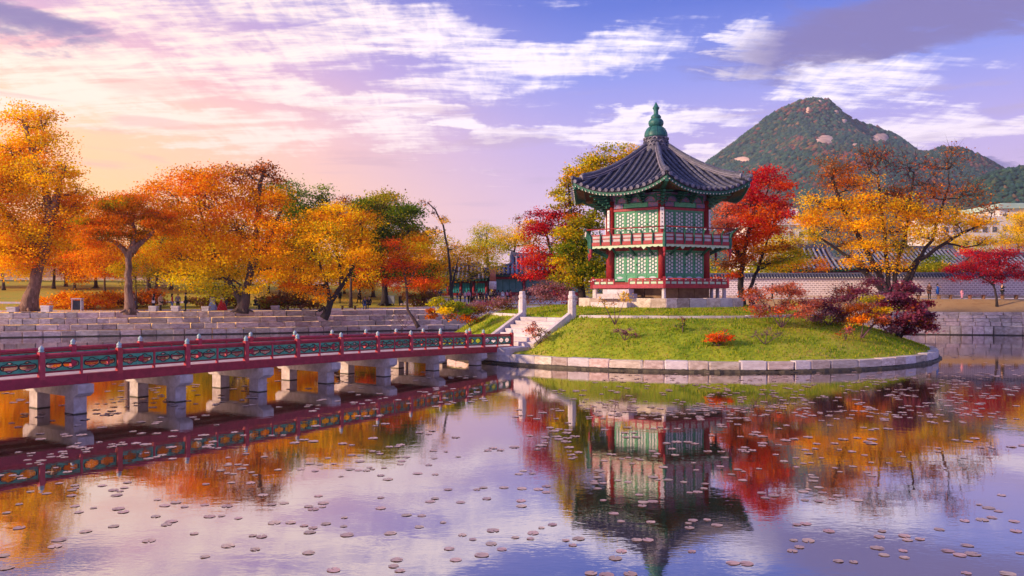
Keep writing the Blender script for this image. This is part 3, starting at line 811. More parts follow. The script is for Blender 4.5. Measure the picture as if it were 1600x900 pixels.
for k in range(6):
    for i in range(4):
        for st in range(2):
            h, z0 = ((2.05, 4.80), (1.98, 7.56))[st]
            if st == 0 and k == 5 and i == 1: h, z0 = 2.30, 4.55
            l = (i - 1.5) * LW; p = face(k) @ Vector((l, -(RC * AP - .0), z0 - PZ)); rz = R(-60 + 60 * k + 90)
            fr = put(SETS[h][0][0], SETS[h][0][1], pav, p, rz)
            for nm, me in SETS[h][1:]: tag(put(nm, me, fr), kind='stuff' if nm == 'lattice' else None)
    for l, z in ((-LW * .98, 8.3), (.0, 8.1), (LW * 1.02, 8.6), (.05, 5.9)):
        b = MB(); fb(b, k, l, RC * AP + .05, z, .07, .05, .09); b.build('door_latch', 'black_paint', pav)
# upper gallery: deck, beam, scalloped skirt, leaning brackets and rail
RG = 5.34
hexring(MB(), RG - .06, 7.18, 7.26).build('upper_deck', 'wood', pav)
for k in range(6):
    L = RG
    b = MB(); fb(b, k, 0, RG * AP, 7.28, L + .05, .14, .24); b.build('gallery_beam', 'red_paint', pav)
    b = MB(); pts = [(-L / 2, 7.155), (L / 2, 7.155)]; n = 13
    for i in range(n):
        x1 = L / 2 - L * i / n; x0 = L / 2 - L * (i + 1) / n; dp = .32 if i in (3, 9) else .17
        if i in (3, 9): pts += [(x1, 7.03), ((x0 + x1) / 2 + .08, 7.155 - dp * .75), ((x0 + x1) / 2, 7.155 - dp), ((x0 + x1) / 2 - .08, 7.155 - dp * .75)]
        else: pts += [(x1, 7.05)] + [((x0 + x1) / 2 + math.cos(t) * L / n * .42, 7.05 - (dp - .10) * math.sin(t)) for t in (.5, 1.2, 1.94, 2.64)]
    pts.append((-L / 2, 7.05))
    b.plate(pts, [], -(RG * AP + .03), -(RG * AP - .02), lambda u, w, d, k=k: face(k) @ Vector((u, d, w - PZ))); b.build('scalloped_skirt', 'green_pale', pav)
    n = 7
    for i in range(n):
        a0, a1 = -L / 2 + L * i / n, -L / 2 + L * (i + 1) / n
        for z in (7.50, 7.74):
            b = MB(); fb(b, k, (a0 + a1) / 2, RG * AP - .01, z, a1 - a0 - .13, .04, .17); b.build('rail_panel', 'rail_white', pav)
        a = a0 + .001
        if i:
            b = MB(); b.tube([vl(k, RG + .10, a, 7.2), vl(k, RG + .16, a, 7.55), vl(k, RG + .10, a, 7.85), vl(k, RG + .26, a, 8.08), vl(k, RG + .38, a, 8.20)], [.055, .05, .04, .045, .035], 6); b.build('rail_bracket', 'green_dark', pav)
            b = MB(); b.lathe([(.02, -.05), (.06, -.03), (.065, .02), (.02, .06)], 6, vl(k, RG + .36, a, 8.17)); b.build('lotus_bud', 'paper', pav)
    for z, h in ((7.62, .07), (7.86, .08)):
        b = MB(); fb(b, k, 0, RG * AP, z, L, .09, h); b.build('gallery_rail', 'red_paint', pav)
    b = MB(); b.tube([vl(k, RG + .40, -L / 2 - .2, 8.25), vl(k, RG + .40, 0, 8.25), vl(k, RG + .40, L / 2 + .2, 8.25)], .04, 8); b.build('top_rail', 'red_dark', pav, True)
    for i in range(n):
        a0, a1 = -L / 2 + L * i / n, -L / 2 + L * (i + 1) / n
        b = MB(); fb(b, k, a1 - .001, RG * AP, 7.63, .12, .10, .46); b.build('baluster', 'red_paint', pav)
    c0 = cor(k, RG + .02, 7.2); u = cor(k, 1, PZ)
    b = MB(); b.tube([c0 + Vector((0, 0, -.42)), c0 + Vector((0, 0, 0)), c0 + Vector((0, 0, .45)), c0 + u * .1 + Vector((0, 0, .75)), c0 + u * .5 + Vector((0, 0, 1.12))], [.07, .13, .12, .08, .05], 8); b.build('corner_bracket', 'green_dark', pav)
    b = MB(); b.lathe([(.02, -.85), (.09, -.72), (.05, -.6), (.10, -.45), (.11, -.25)], 8, c0); b.build('pendant', 'red_paint', pav)
    for l in (-1.3, 0, 1.3):
        b = MB(); b.bar(vl(k, RC + .2, l, 6.55), vl(k, RG - .2, l, 7.13), .12, .12); b.build('gallery_strut', 'green_dark', pav)
# couplet boards on the upper columns: white boards with four dark characters
def glyph(b, i, x, z, s):
    """strokes of a written character"""
    S = {0: [(-.5, .35, .5, .35), (0, .6, 0, -.5), (-.5, -.05, .5, -.05), (-.45, -.5, .45, -.5)], 1: [(-.5, .45, .5, .45), (-.35, .45, -.35, -.5), (.35, .45, .35, -.5), (-.35, 0, .35, 0), (-.35, -.5, .35, -.5)],
         2: [(0, .6, 0, -.55), (-.5, .2, .5, .2), (0, .2, -.5, -.5), (0, .2, .5, -.5)], 3: [(-.5, .5, .5, .5), (-.1, .5, -.5, -.5), (.1, .15, .5, -.5), (-.3, .05, .4, .05), (0, .2, 0, -.3)]}[i % 4]
    for x0, z0, x1, z1 in S: b.append(((x + x0 * s, z + z0 * s), (x + x1 * s, z + z1 * s)))
for k in range(6):
    M = Matrix.Translation(cor(k, RC + .25, 8.95)) @ Matrix.Rotation(R(60 * k), 4, 'Z')
    b = MB(); b.box((0, 0, 0), (.25, .05, 1.42), 0, M); bd = b.build('couplet_board', 'paper', pav)
    st = []
    for i in range(5): glyph(st, i + k, 0, .54 - .27 * i, .085)
    b = MB()
    for (x0, z0), (x1, z1) in st: b.bar(M @ Vector((x0, -.03, z0)), M @ Vector((x1, -.03, z1)), .012, .026, (x0 - x1, 0.001, z1 - z0) if 0 else (0, -1, 0))
    b.build('characters', 'black_paint', bd)

# ---- roof
RE, RT0 = 6.8, .85
DE = RE * AP
def roof_z(d, l):
    """height of the roof bed at distance d from the axis towards the eave of a face and l along it"""
    q = (d - .7) / (DE - .7); q = min(max(q, 0), 1.03); t = min(1, abs(l) / max(1e-6, d * math.tan(R(30))))
    return 14.15 - 3.5 * (1 - max(0, 1 - q) ** 1.35) + .92 * q ** 1.8 * t ** 2.4
def eave_d(l): t = min(1, abs(l) / (DE * math.tan(R(30)))); return DE - .16 * (1 - t * t)
def rp(k, d, l, dz=0.0): return face(k) @ Vector((l, -d, roof_z(d, l) + dz - PZ))
for k in range(6):
    b = MB(); n, m = 10, 14; vs = []
    for i in range(n + 1):
        for j in range(m + 1):
            t = -1 + 2 * j / m; lE = t * DE * math.tan(R(30)); dE = eave_d(lE); d = .7 + (dE - .7) * i / n
            vs.append(rp(k, d, t * d * math.tan(R(30))))
    nn = len(vs); vs += [Vector(v) - Vector((0, 0, .13)) for v in vs]
    q = lambda i, j: i * (m + 1) + j
    fs = [(q(i, j), q(i, j + 1), q(i + 1, j + 1), q(i + 1, j)) for i in range(n) for j in range(m)]
    fs += [tuple(nn + x for x in reversed(f)) for f in fs]
    fs += [(q(n, j), q(n, j + 1), nn + q(n, j + 1), nn + q(n, j)) for j in range(m)]
    b.add(vs, fs); b.build('roof_bed', 'tile_bed', pav, True)
    # rows of round cover tiles, each tile a step
    rows = 15; half = DE * math.tan(R(30))
    for i in range(rows):
        l = -half + 2 * half * (i + .5) / rows
        d0 = max(.75, abs(l) / math.tan(R(30)) + .12); d1 = eave_d(l) + .05
        cnt = max(2, int((d1 - d0) / .34)); path = []; rad = []
        for j in range(cnt):
            a = d0 + (d1 - d0) * j / cnt; e = d0 + (d1 - d0) * (j + 1) / cnt - .004
            path += [rp(k, a, l, .055), rp(k, e, l, .055)]; rad += [.100, .118]
        b = MB(); b.tube(path, rad, 7); tr = b.build('tile_row', 'tile', pav)
        b = MB(); p0, p1 = rp(k, d1, l, .05), rp(k, d1 + .05, l, .045); b.tube([p0, p1], .122, 10); b.build('end_tile', 'tile_end', tr)
    # fascia, rafters with pale ends
    b = MB(); vs = []
    for j in range(m + 1):
        t = -1 + 2 * j / m; l = t * half * .995; d = eave_d(l) - .05
        for dd, dz in ((d, -.13), (d - .02, -.36), (d - .14, -.36), (d - .14, -.13)): vs.append(rp(k, dd, l, dz))
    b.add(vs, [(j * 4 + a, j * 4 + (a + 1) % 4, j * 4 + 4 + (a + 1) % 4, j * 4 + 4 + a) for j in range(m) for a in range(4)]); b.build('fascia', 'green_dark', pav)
    nr = 26
    for tier, (back, dz, hh, inner) in enumerate(((.02, -.30, .085, 4.6), (.75, -.43, .11, 3.0))):
        rb = MB(); eb = MB()
        for i in range(nr):
            t = -1 + 2 * (i + .5) / nr; lo = t * half * .98; d = eave_d(lo) - back; li = lo * (inner / d) ** (1 if abs(t) > .5 else .6) * (1 if abs(t) > .5 else 1)
            li = lo * inner / d * .98
            a = rp(k, d, lo * d / eave_d(lo), dz); zi = max(10.72, a.z + PZ - .05 + .25) - PZ
            c = face(k) @ Vector((li, -inner, 0)); c.z = a.z + .55 if tier else a.z + .28
            rb.bar(c, a, hh, hh); dv = (a - c).normalized(); eb.bar(a, a + dv * .012, hh * .95, hh * .95)
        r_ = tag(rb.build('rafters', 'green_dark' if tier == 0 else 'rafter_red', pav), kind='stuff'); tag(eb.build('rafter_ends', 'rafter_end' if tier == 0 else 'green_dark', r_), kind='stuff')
    b = MB(); vs = []
    for j in range(m + 1):
        t = -1 + 2 * j / m; l = t * half * .99; d = eave_d(l) - .16
        vs += [rp(k, d, l, -.30), face(k) @ Vector((l * 2.9 / d, -2.9, 10.95 - PZ))]
    b.add(vs, [(2 * j, 2 * j + 2, 2 * j + 3, 2 * j + 1) for j in range(m)]); b.build('soffit', 'wood', pav)
    # hip ridge with stacked tiles and a pale end tile
    hip = lambda r, dz: (lambda z: cor(k, r, z + dz))(roof_z(r * AP, r * .5))
    rs = np.linspace(.75, 6.05, 16)
    b = MB()
    for r0, r1 in zip(rs, rs[1:]): b.bar(hip(r0, .17), hip(r1 + .01, .17), .24, .34)
    hr = b.build('hip_ridge', 'tile', pav)
    b = MB(); b.tube([hip(r, .38) for r in rs], .12, 8); b.build('ridge_cap', 'tile', hr)
    for s in (-1, 1):
        b = MB(); sd_ = Vector((-math.sin(R(-90 + 60 * k)), math.cos(R(-90 + 60 * k)), 0)) * (.15 * s)
        for q_ in (.08, .20): b.tube([hip(r, q_) + sd_ for r in rs], .032, 5)
        b.build('ridge_course', 'tile_pale', hr)
    b = MB(); b.tube([hip(6.05, .20), hip(6.15, .20)], [.2, .21], 12); b.build('ridge_end_tile', 'tile_pale', hr)
    b = MB(); b.tube([hip(6.1, .1), hip(6.5, .11), hip(6.86, .16)], [.13, .13, .14], 8); b.build('corner_tile', 'tile', hr)
    b = MB(); b.bar(cor(k, 3.4, 10.86), hip(6.66, -.42), .22, .30); b.build('corner_rafter', 'green_dark', pav)
# crown of stacked ridge tiles and the bronze finial
cr = MB().lathe([(.95, 13.82 - PZ), (.95, 14.3 - PZ), (.82, 14.34 - PZ), (.82, 14.98 - PZ), (.7, 15.02 - PZ)], 24).build('roof_crown', 'tile', pav)
for r_i in range(3):
    for j in range(18):
        a = 2 * math.pi * (j + .5 * (r_i % 2)) / 18; z = 14.34 + .24 * r_i - PZ
        b = MB(); arc = [Vector((.86 * math.cos(a + u), .86 * math.sin(a + u), z + .12 * (1 - (u / .19) ** 2))) for u in np.linspace(-.19, .19, 5)]
        b.tube(arc, .045, 5); b.build('crown_tile', 'tile_pale' if (j + r_i) % 3 == 0 else 'tile', cr)
fz = lambda l: [(r, z - PZ) for r, z in l]
fin = MB().lathe(fz([(.78, 15.0), (.80, 15.1), (.76, 15.35), (.62, 15.62), (.45, 15.76), (.40, 15.80)]), 28).build('finial_dome', 'copper_green', pav, True)
MB().lathe(fz([(.40, 15.78), (.46, 15.82), (.50, 15.88), (.54, 16.0), (.52, 16.16), (.40, 16.3), (.30, 16.34), (.36, 16.40), (.36, 16.48), (.26, 16.6)]), 24).build('finial_bulb', 'copper_green', pav, True)
MB().lathe(fz([(.22, 16.58), (.16, 16.7), (.17, 16.95), (.24, 17.08), (.25, 17.12), (.20, 17.16), (.12, 17.32), (.02, 17.52)]), 18).build('finial_spear', 'copper_green', pav, True)
for j in range(8):
    a = 2 * math.pi * j / 8; b = MB()
    b.tube([(r * math.cos(a), r * math.sin(a), z - PZ) for r, z in ((.81, 15.08), (.775, 15.35), (.635, 15.62), (.46, 15.77))], .02, 5); b.build('finial_rib', 'copper_green', fin)
# ---------------------------------------------------------------- trees
C3 = {'yellow': (.95, .66, .012), 'gold': (.92, .50, .010), 'amber': (.82, .30, .010), 'orange': (.80, .20, .012), 'rust': (.40, .10, .02), 'ember': (.80, .12, .018),
      'red': (.66, .05, .045), 'crimson': (.50, .012, .04), 'maroon': (.20, .02, .04), 'lime': (.66, .60, .03), 'olive': (.36, .33, .02), 'green': (.17, .27, .018),
      'dark': (.05, .10, .022), 'plum': (.27, .06, .11), 'mauve': (.38, .18, .22), 'brown': (.24, .11, .04), 'pine': (.14, .17, .02), 'coral': (.72, .23, .13)}
PAL = {'glow': [('yellow', 5), ('gold', 3), ('amber', 1.2), ('lime', .5)], 'gold': [('gold', 4), ('yellow', 3), ('amber', 1.8), ('rust', .2), ('lime', .5)], 'yellow': [('yellow', 4), ('gold', 2), ('lime', 1.6), ('olive', .8)],  # glow: yellow autumn leaves, with the warm light at left put into their colour
       'orange': [('amber', 3), ('orange', 1.3), ('gold', 3), ('rust', .6)], 'rusty': [('rust', 4), ('orange', 1.5), ('brown', 2), ('amber', .7)], 'ember': [('ember', 4), ('orange', 3), ('red', 1), ('amber', .6)],
       'red': [('red', 4), ('crimson', 1.6), ('ember', 1.2), ('coral', .8)], 'crimson': [('crimson', 4), ('red', 1.6), ('maroon', 1.6)], 'lime': [('lime', 4), ('yellow', 1.5), ('olive', 2), ('green', .8)],
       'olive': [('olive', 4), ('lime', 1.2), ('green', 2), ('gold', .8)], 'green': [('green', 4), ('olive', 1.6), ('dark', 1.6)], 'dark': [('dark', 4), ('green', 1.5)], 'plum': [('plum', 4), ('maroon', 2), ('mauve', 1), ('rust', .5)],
       'mauve': [('mauve', 4), ('plum', 1.5), ('brown', 1)], 'pine': [('amber', 4), ('pine', .6), ('olive', .8), ('orange', 2)], 'coral': [('coral', 4), ('ember', 1.6), ('rust', 1), ('mauve', 1)],  # pine: needles shifted to amber, the orange glow painted into their colour
       'maroon': [('maroon', 4), ('rust', 2), ('plum', 1)], 'brown': [('brown', 4), ('rust', 1.5), ('olive', 1)], 'olgold': [('olive', 3), ('gold', 2.4), ('lime', 1.5), ('brown', .6)]}
def pick(pal, n):
    names, w = zip(*PAL[pal]); w = np.array(w) / sum(w)
    c = np.array([C3[k] for k in names]); idx = rng.choice(len(names), n, p=w)
    return c[idx] * rng.uniform(.82, 1.18, (n, 1))
def leaves_mesh(name, pts, cols, size, flat=.5, thin=1.0):
    """one small folded leaf spray per point"""
    n = len(pts); s = size * .76 * rng.uniform(.6, 1.35, n)
    d = rng.normal(0, 1, (n, 3)); d[:, 2] *= flat; d /= np.linalg.norm(d, axis=1, keepdims=True)
    nn = rng.normal(0, 1, (n, 3)); nn[:, 2] += .6
    w = np.cross(d, nn); w /= np.linalg.norm(w, axis=1, keepdims=True) + 1e-9
    up = np.cross(w, d)
    V = np.empty((n, 4, 3)); S = s[:, None]
    V[:, 0] = pts - d * S * .5; V[:, 1] = pts + w * S * .36 * thin + up * S * .10; V[:, 2] = pts + d * S * .5 - up * S * .06; V[:, 3] = pts - w * S * .36 * thin + up * S * .10
    c = np.ones((n, 4, 4)); c[:, :, :3] = cols[:, None, :]
    return fast_mesh(name, V.reshape(-1, 3), np.arange(n * 4).reshape(n, 4), 'leaf', c.reshape(-1, 4))
def tree(name, label, cat, Y, trunks, lobes, r=.3, bark='bark', leaf=.26, dens=135, group=None, twig_only=0.0, parts=('trunk', 'crown'), spread=.5, thin=1.0, flat=.5, zbase=None, lift=.42):
    """trunks: photo-pixel polylines from the foot up; lobes: (px, py, rx, ry, palette[, density factor]) of the crown, all Y metres out"""
    k = Y / F
    foot = P(*trunks[0][0], Y)
    gz = zbase if zbase is not None else (island_z(foot.x, Y) if math.hypot(foot.x - CX, Y - CY) < 16 else ground_z(foot.x, Y))
    foot.z = gz - .05
    root = thing(name, label, cat, foot, 0, group)
    tb = MB(); stems = []
    depth = np.mean([l[2] for l in lobes]) * k
    for ti, tr in enumerate(trunks):
        pts = [P(x, y, Y) for x, y in tr]; pts[0].z = min(pts[0].z, gz - .08) if ti == 0 else pts[0].z
        dy = 0 if ti == 0 else random.uniform(-.5, .5)
        pts = [p - foot + Vector((0, dy * i / len(pts) + random.uniform(-.12, .12) * i * r * 2, 0)) for i, p in enumerate(pts)]
        fine = []
        for i in range(len(pts) - 1):
            for j in range(4):
                fine.append(pts[i].lerp(pts[i + 1], j / 4) + Vector([random.uniform(-.06, .06) * (r / .3 if i + j else 0) for _ in range(3)]))
        fine.append(pts[-1]); n = len(fine); rr = r * (1 if ti == 0 else .7)
        tb.tube(fine, [rr * ((1 + .55 * max(0, 1 - i / (n * .16))) * (1 - .72 * i / n)) for i in range(n)], 9)
        if ti == 0 and r > .22:
            for a in np.linspace(0, 6.28, 7)[:-1]: a += random.uniform(-.3, .3); tb.tube([Vector((0, 0, r * 1.5)), Vector((math.cos(a) * r * 1.3, math.sin(a) * r * 1.3, r * .5)), Vector((math.cos(a) * r * 2.6, math.sin(a) * r * 2.6, -.02))], [r * .45, r * .34, r * .12], 6)
        stems.append((fine, rr))
    P_, C_ = [], []
    for lb in lobes:
        px, py, rx, ry, pal = lb[:5]; df = lb[5] if len(lb) > 5 else 1.0
        c = P(px, py, Y) - foot; c.y += random.uniform(-.6, .6) * depth
        rx *= k * 1.22; ry *= k * 1.3; rd = (rx + min(rx, depth)) / 2
        best = None
        for fine, rr in stems:                                   # limb from the nearest lower point of a stem
            for i, q in enumerate(fine):
                if i < len(fine) * .3: continue
                d = (q - c).length + max(0, q.z - c.z + ry * .3) * 1.6
                if best is None or d < best[0]: best = (d, q, rr * (1 - .72 * i / len(fine)))
        a, ra = best[1], min(best[2] * .72, .05 + .05 * best[0] ** .8)
        mid = a.lerp(c, .5) + Vector((random.uniform(-.1, .1) * rx, random.uniform(-.2, .2) * rx, -(c - a).length * .10))
        path = [a, a.lerp(mid, .5) + Vector((0, 0, .03)), mid, mid.lerp(c, .55) + Vector((random.uniform(-.12, .12) * rx, 0, random.uniform(-.1, .12) * ry)), c + Vector((0, 0, ry * .25))]
        tb.tube(path, [ra, ra * .8, ra * .62, ra * .42, ra * .2], 6)
        area = math.pi * rx * ry; nc = max(5, int(area * 1.25 + 4))
        u = rng.normal(0, 1, (nc, 3)); u /= np.linalg.norm(u, axis=1, keepdims=True); rad = rng.uniform(.25, 1, (nc, 1)) ** .6
        cl = np.array(c) + u * rad * np.array([rx, rd, ry])
        for q in cl[:int(min(nc, 26))]:
            q = Vector(q); s = path[random.choice((2, 3, 3, 4))]; m = s.lerp(q, .55) + Vector((random.uniform(-.1, .1), random.uniform(-.1, .1), random.uniform(.0, .16))) * rx * .5
            tb.tube([s, m, q], [ra * .34 + .006, ra * .2 + .005, .008], 4, False)
            if twig_only:
                for _ in range(int(5 * twig_only)):
                    e = q + Vector((random.uniform(-.5, .5), random.uniform(-.4, .4), random.uniform(.05, .7))) * (.45 * (rx + ry))
                    f = m.lerp(q, random.uniform(.2, 1)); tb.tube([f, f.lerp(e, .5) + Vector((random.uniform(-.05, .05) * rx, 0, .06 * ry)), e], [.016, .011, .004], 3, False)
        nl = int(area * dens * df * (3.4 if cat == 'shrub' else 1.95))
        if nl:
            w = rng.dirichlet(np.full(nc, 2.2)); which = rng.choice(nc, nl, p=w)
            sp = spread * min(1.6, max(.35, (rx + ry) * .42))
            pp = cl[which] + rng.normal(0, 1, (nl, 3)) * np.array([sp, sp, sp * lift])
            cc = np.where(rng.uniform(0, 1, (nl, 1)) < .6, pick(pal, nc)[which], pick(pal, nl)); hue = rng.uniform(.78, 1.2, (nc, 1)); cc = cc * hue[which]
            P_.append(pp); C_.append(cc)
    tb.build(parts[0], bark, root, True)
    if P_:
        pp = np.concatenate(P_); leaf *= 1.35 if cat == 'shrub' else 1; cc = np.concatenate(C_); ok = pp[:, 2] > .05
        put(parts[1], leaves_mesh(parts[1], pp[ok], cc[ok], leaf, flat, thin), root)
    return root
random.seed(31)
# left bank, nearest the water
tree('autumn_tree', 'tallest yellow tree at the left edge with a broad leaning trunk', 'tree', 77, [[(42, 488), (55, 440), (72, 390), (80, 330), (60, 255), (45, 200)], [(78, 350), (92, 290), (105, 260)], [(70, 395), (25, 350), (-15, 300)]],
     [(28, 195, 20, 26, 'glow', .8), (64, 192, 17, 24, 'glow', .8), (10, 235, 30, 24, 'glow'), (58, 235, 30, 24, 'glow', .9), (-30, 290, 55, 45, 'glow'), (25, 285, 42, 32, 'glow'), (80, 275, 36, 22, 'glow', .9), (118, 296, 26, 10, 'glow', .8), (60, 325, 46, 28, 'glow'), (115, 318, 28, 12, 'orange', .9), (-10, 350, 60, 40, 'glow'), (50, 368, 46, 24, 'glow'), (104, 352, 32, 18, 'orange'), (10, 402, 50, 24, 'glow'), (92, 262, 22, 12, 'glow', .7), (62, 400, 34, 12, 'orange')], .62, 'bark_pale')
tree('red_pine', 'flat topped pine with straight pale trunk rising from the embankment edge', 'tree', 75, [[(203, 492), (200, 440), (203, 395), (212, 368), (205, 335)], [(203, 400), (180, 378), (150, 365)], [(206, 392), (235, 365), (258, 345)]],
     [(165, 326, 34, 9, 'pine'), (208, 316, 36, 10, 'pine'), (245, 334, 26, 9, 'pine'), (140, 348, 30, 9, 'pine'), (190, 346, 40, 10, 'pine'), (232, 358, 30, 10, 'pine'), (158, 372, 34, 10, 'pine'), (262, 352, 20, 8, 'pine'), (200, 372, 26, 8, 'pine', .7)], .40, 'bark_pale', leaf=.30, dens=420, thin=.45, flat=1, spread=.42)
tree('autumn_tree', 'broad orange and gold tree with a forked trunk behind the costumed walkers', 'tree', 78, [[(378, 489), (386, 452), (396, 400), (402, 350), (408, 290), (412, 262)], [(380, 478), (366, 452), (345, 415), (322, 370), (310, 320)], [(396, 410), (425, 370), (440, 330)]],
     [(255, 300, 28, 16, 'orange', .85), (300, 285, 36, 18, 'orange', .9), (345, 280, 34, 18, 'orange', .9), (385, 272, 22, 14, 'rusty', .6), (420, 272, 16, 14, 'rusty', .55), (400, 262, 20, 8, 'rusty', .5), (268, 330, 34, 18, 'gold'), (330, 320, 42, 22, 'orange'), (392, 310, 36, 22, 'orange'), (432, 310, 20, 20, 'orange', .7), (300, 362, 38, 20, 'gold'), (365, 355, 44, 22, 'gold'), (430, 350, 30, 22, 'orange'), (285, 400, 36, 20, 'gold'), (345, 398, 42, 20, 'gold'), (412, 390, 38, 20, 'gold'), (310, 432, 40, 16, 'yellow'), (365, 425, 36, 12, 'yellow'), (425, 425, 30, 14, 'gold'), (340, 455, 34, 10, 'lime', .8), (395, 448, 20, 8, 'yellow', .7)], .44, 'bark')
tree('autumn_tree', 'low golden tree leaning right over the embankment left of the bridge middle', 'tree', 79, [[(506, 497), (522, 462), (545, 430), (562, 395), (566, 360)], [(516, 474), (512, 445), (502, 415), (484, 385)], [(535, 445), (528, 400), (522, 360)]],
     [(490, 345, 22, 14, 'gold', .8), (528, 332, 28, 14, 'gold'), (565, 350, 22, 14, 'gold'), (472, 372, 22, 14, 'yellow'), (512, 366, 32, 16, 'yellow'), (555, 378, 30, 16, 'gold'), (478, 402, 26, 14, 'yellow'), (520, 398, 34, 16, 'yellow'), (565, 405, 30, 14, 'gold'), (500, 428, 34, 12, 'gold'), (470, 440, 22, 12, 'orange'), (492, 455, 26, 10, 'orange', .8), (580, 430, 16, 8, 'gold', .8)], .30, 'bark_dark')
tree('maple_tree', 'slender orange red maple on the embankment above the bridge', 'tree', 80, [[(654, 512), (637, 484), (634, 440), (626, 405), (618, 385)], [(635, 450), (650, 420), (662, 400)]],
     [(622, 388, 26, 9, 'ember', .8), (652, 400, 24, 9, 'orange', .8), (606, 412, 18, 9, 'ember', .8), (640, 418, 34, 9, 'ember'), (612, 436, 22, 8, 'ember'), (660, 436, 22, 8, 'ember'), (640, 450, 22, 6, 'ember', .8), (628, 400, 20, 6, 'orange', .7)], .16, 'bark', leaf=.22)
tree('broadleaf_tree', 'tall dark green tree with a domed crown behind the golden trees', 'tree', 97, [[(601, 476), (602, 440), (600, 395), (598, 350)], [(602, 430), (625, 390), (640, 360)]],
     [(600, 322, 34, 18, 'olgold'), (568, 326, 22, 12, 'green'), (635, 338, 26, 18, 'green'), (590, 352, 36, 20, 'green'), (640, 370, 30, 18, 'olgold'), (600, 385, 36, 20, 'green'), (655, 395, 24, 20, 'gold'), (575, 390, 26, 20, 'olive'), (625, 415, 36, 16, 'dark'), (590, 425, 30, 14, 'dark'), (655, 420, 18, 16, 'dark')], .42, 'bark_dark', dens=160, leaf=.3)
tree('broadleaf_tree', 'green tree with two pointed tops behind the orange tree', 'tree', 102, [[(462, 462), (462, 420), (457, 350)]],
     [(452, 302, 22, 14, 'green', .8), (502, 318, 15, 20, 'green', .9), (462, 328, 28, 16, 'green'), (510, 348, 22, 16, 'olive'), (450, 360, 32, 18, 'green'), (495, 372, 30, 16, 'olgold'), (465, 392, 32, 18, 'rusty', .7), (470, 420, 28, 14, 'gold', .7)], .36, 'bark_dark', dens=150, leaf=.3)
tree('autumn_tree', 'thin rust tinged tree between the green tree tops', 'tree', 93, [[(548, 470), (548, 420), (545, 360)]], [(530, 335, 20, 14, 'rusty', .5), (560, 345, 20, 14, 'orange', .6), (545, 365, 26, 14, 'gold', .7), (535, 318, 12, 10, 'rusty', .35), (565, 425, 18, 14, 'ember', .6)], .18, 'bark', twig_only=.7)
tree('bare_tree', 'nearly bare thin tree leaning left with a few ochre leaves', 'tree', 88, [[(707, 472), (704, 430), (700, 390), (692, 352), (680, 328), (668, 316)], [(706, 452), (712, 420), (716, 402)]],
     [(664, 318, 9, 6, 'rusty', .15), (690, 345, 9, 7, 'gold', .6), (682, 362, 10, 5, 'gold', .7), (712, 388, 10, 8, 'gold', .6), (676, 330, 8, 5, 'rusty', .1)], .17, 'bark_dark', leaf=.2, twig_only=1)
tree('autumn_tree', 'small golden tree in front of the left hall', 'tree', 104, [[(737, 466), (735, 432), (730, 400)]], [(702, 396, 22, 12, 'gold', .8), (738, 392, 24, 12, 'gold', .8), (720, 412, 30, 10, 'gold', .8), (760, 412, 22, 10, 'yellow', .8), (690, 415, 20, 12, 'olive', .8), (745, 430, 26, 7, 'olgold', .7), (688, 382, 16, 12, 'olgold', .7), (700, 432, 16, 12, 'lime', .6)], .16, 'bark_dark', dens=85)
tree('ginkgo_tree', 'lime yellow ginkgo with upright shoots behind the left hall roof', 'tree', 124, [[(762, 456), (762, 410), (760, 370)]], [(760, 368, 16, 14, 'lime'), (748, 372, 10, 14, 'lime', .8), (770, 385, 22, 14, 'lime'), (748, 395, 18, 12, 'lime')], .3, 'bark_dark', dens=75)
tree('ginkgo_tree', 'rounder yellow tree between the hall roof and the crimson maple', 'tree', 120, [[(800, 456), (802, 410), (806, 375)]], [(795, 370, 22, 12, 'yellow'), (820, 362, 20, 14, 'yellow'), (785, 384, 20, 7, 'lime'), (828, 378, 14, 8, 'yellow'), (812, 345, 10, 8, 'brown', .3)], .3, 'bark_dark', dens=75)
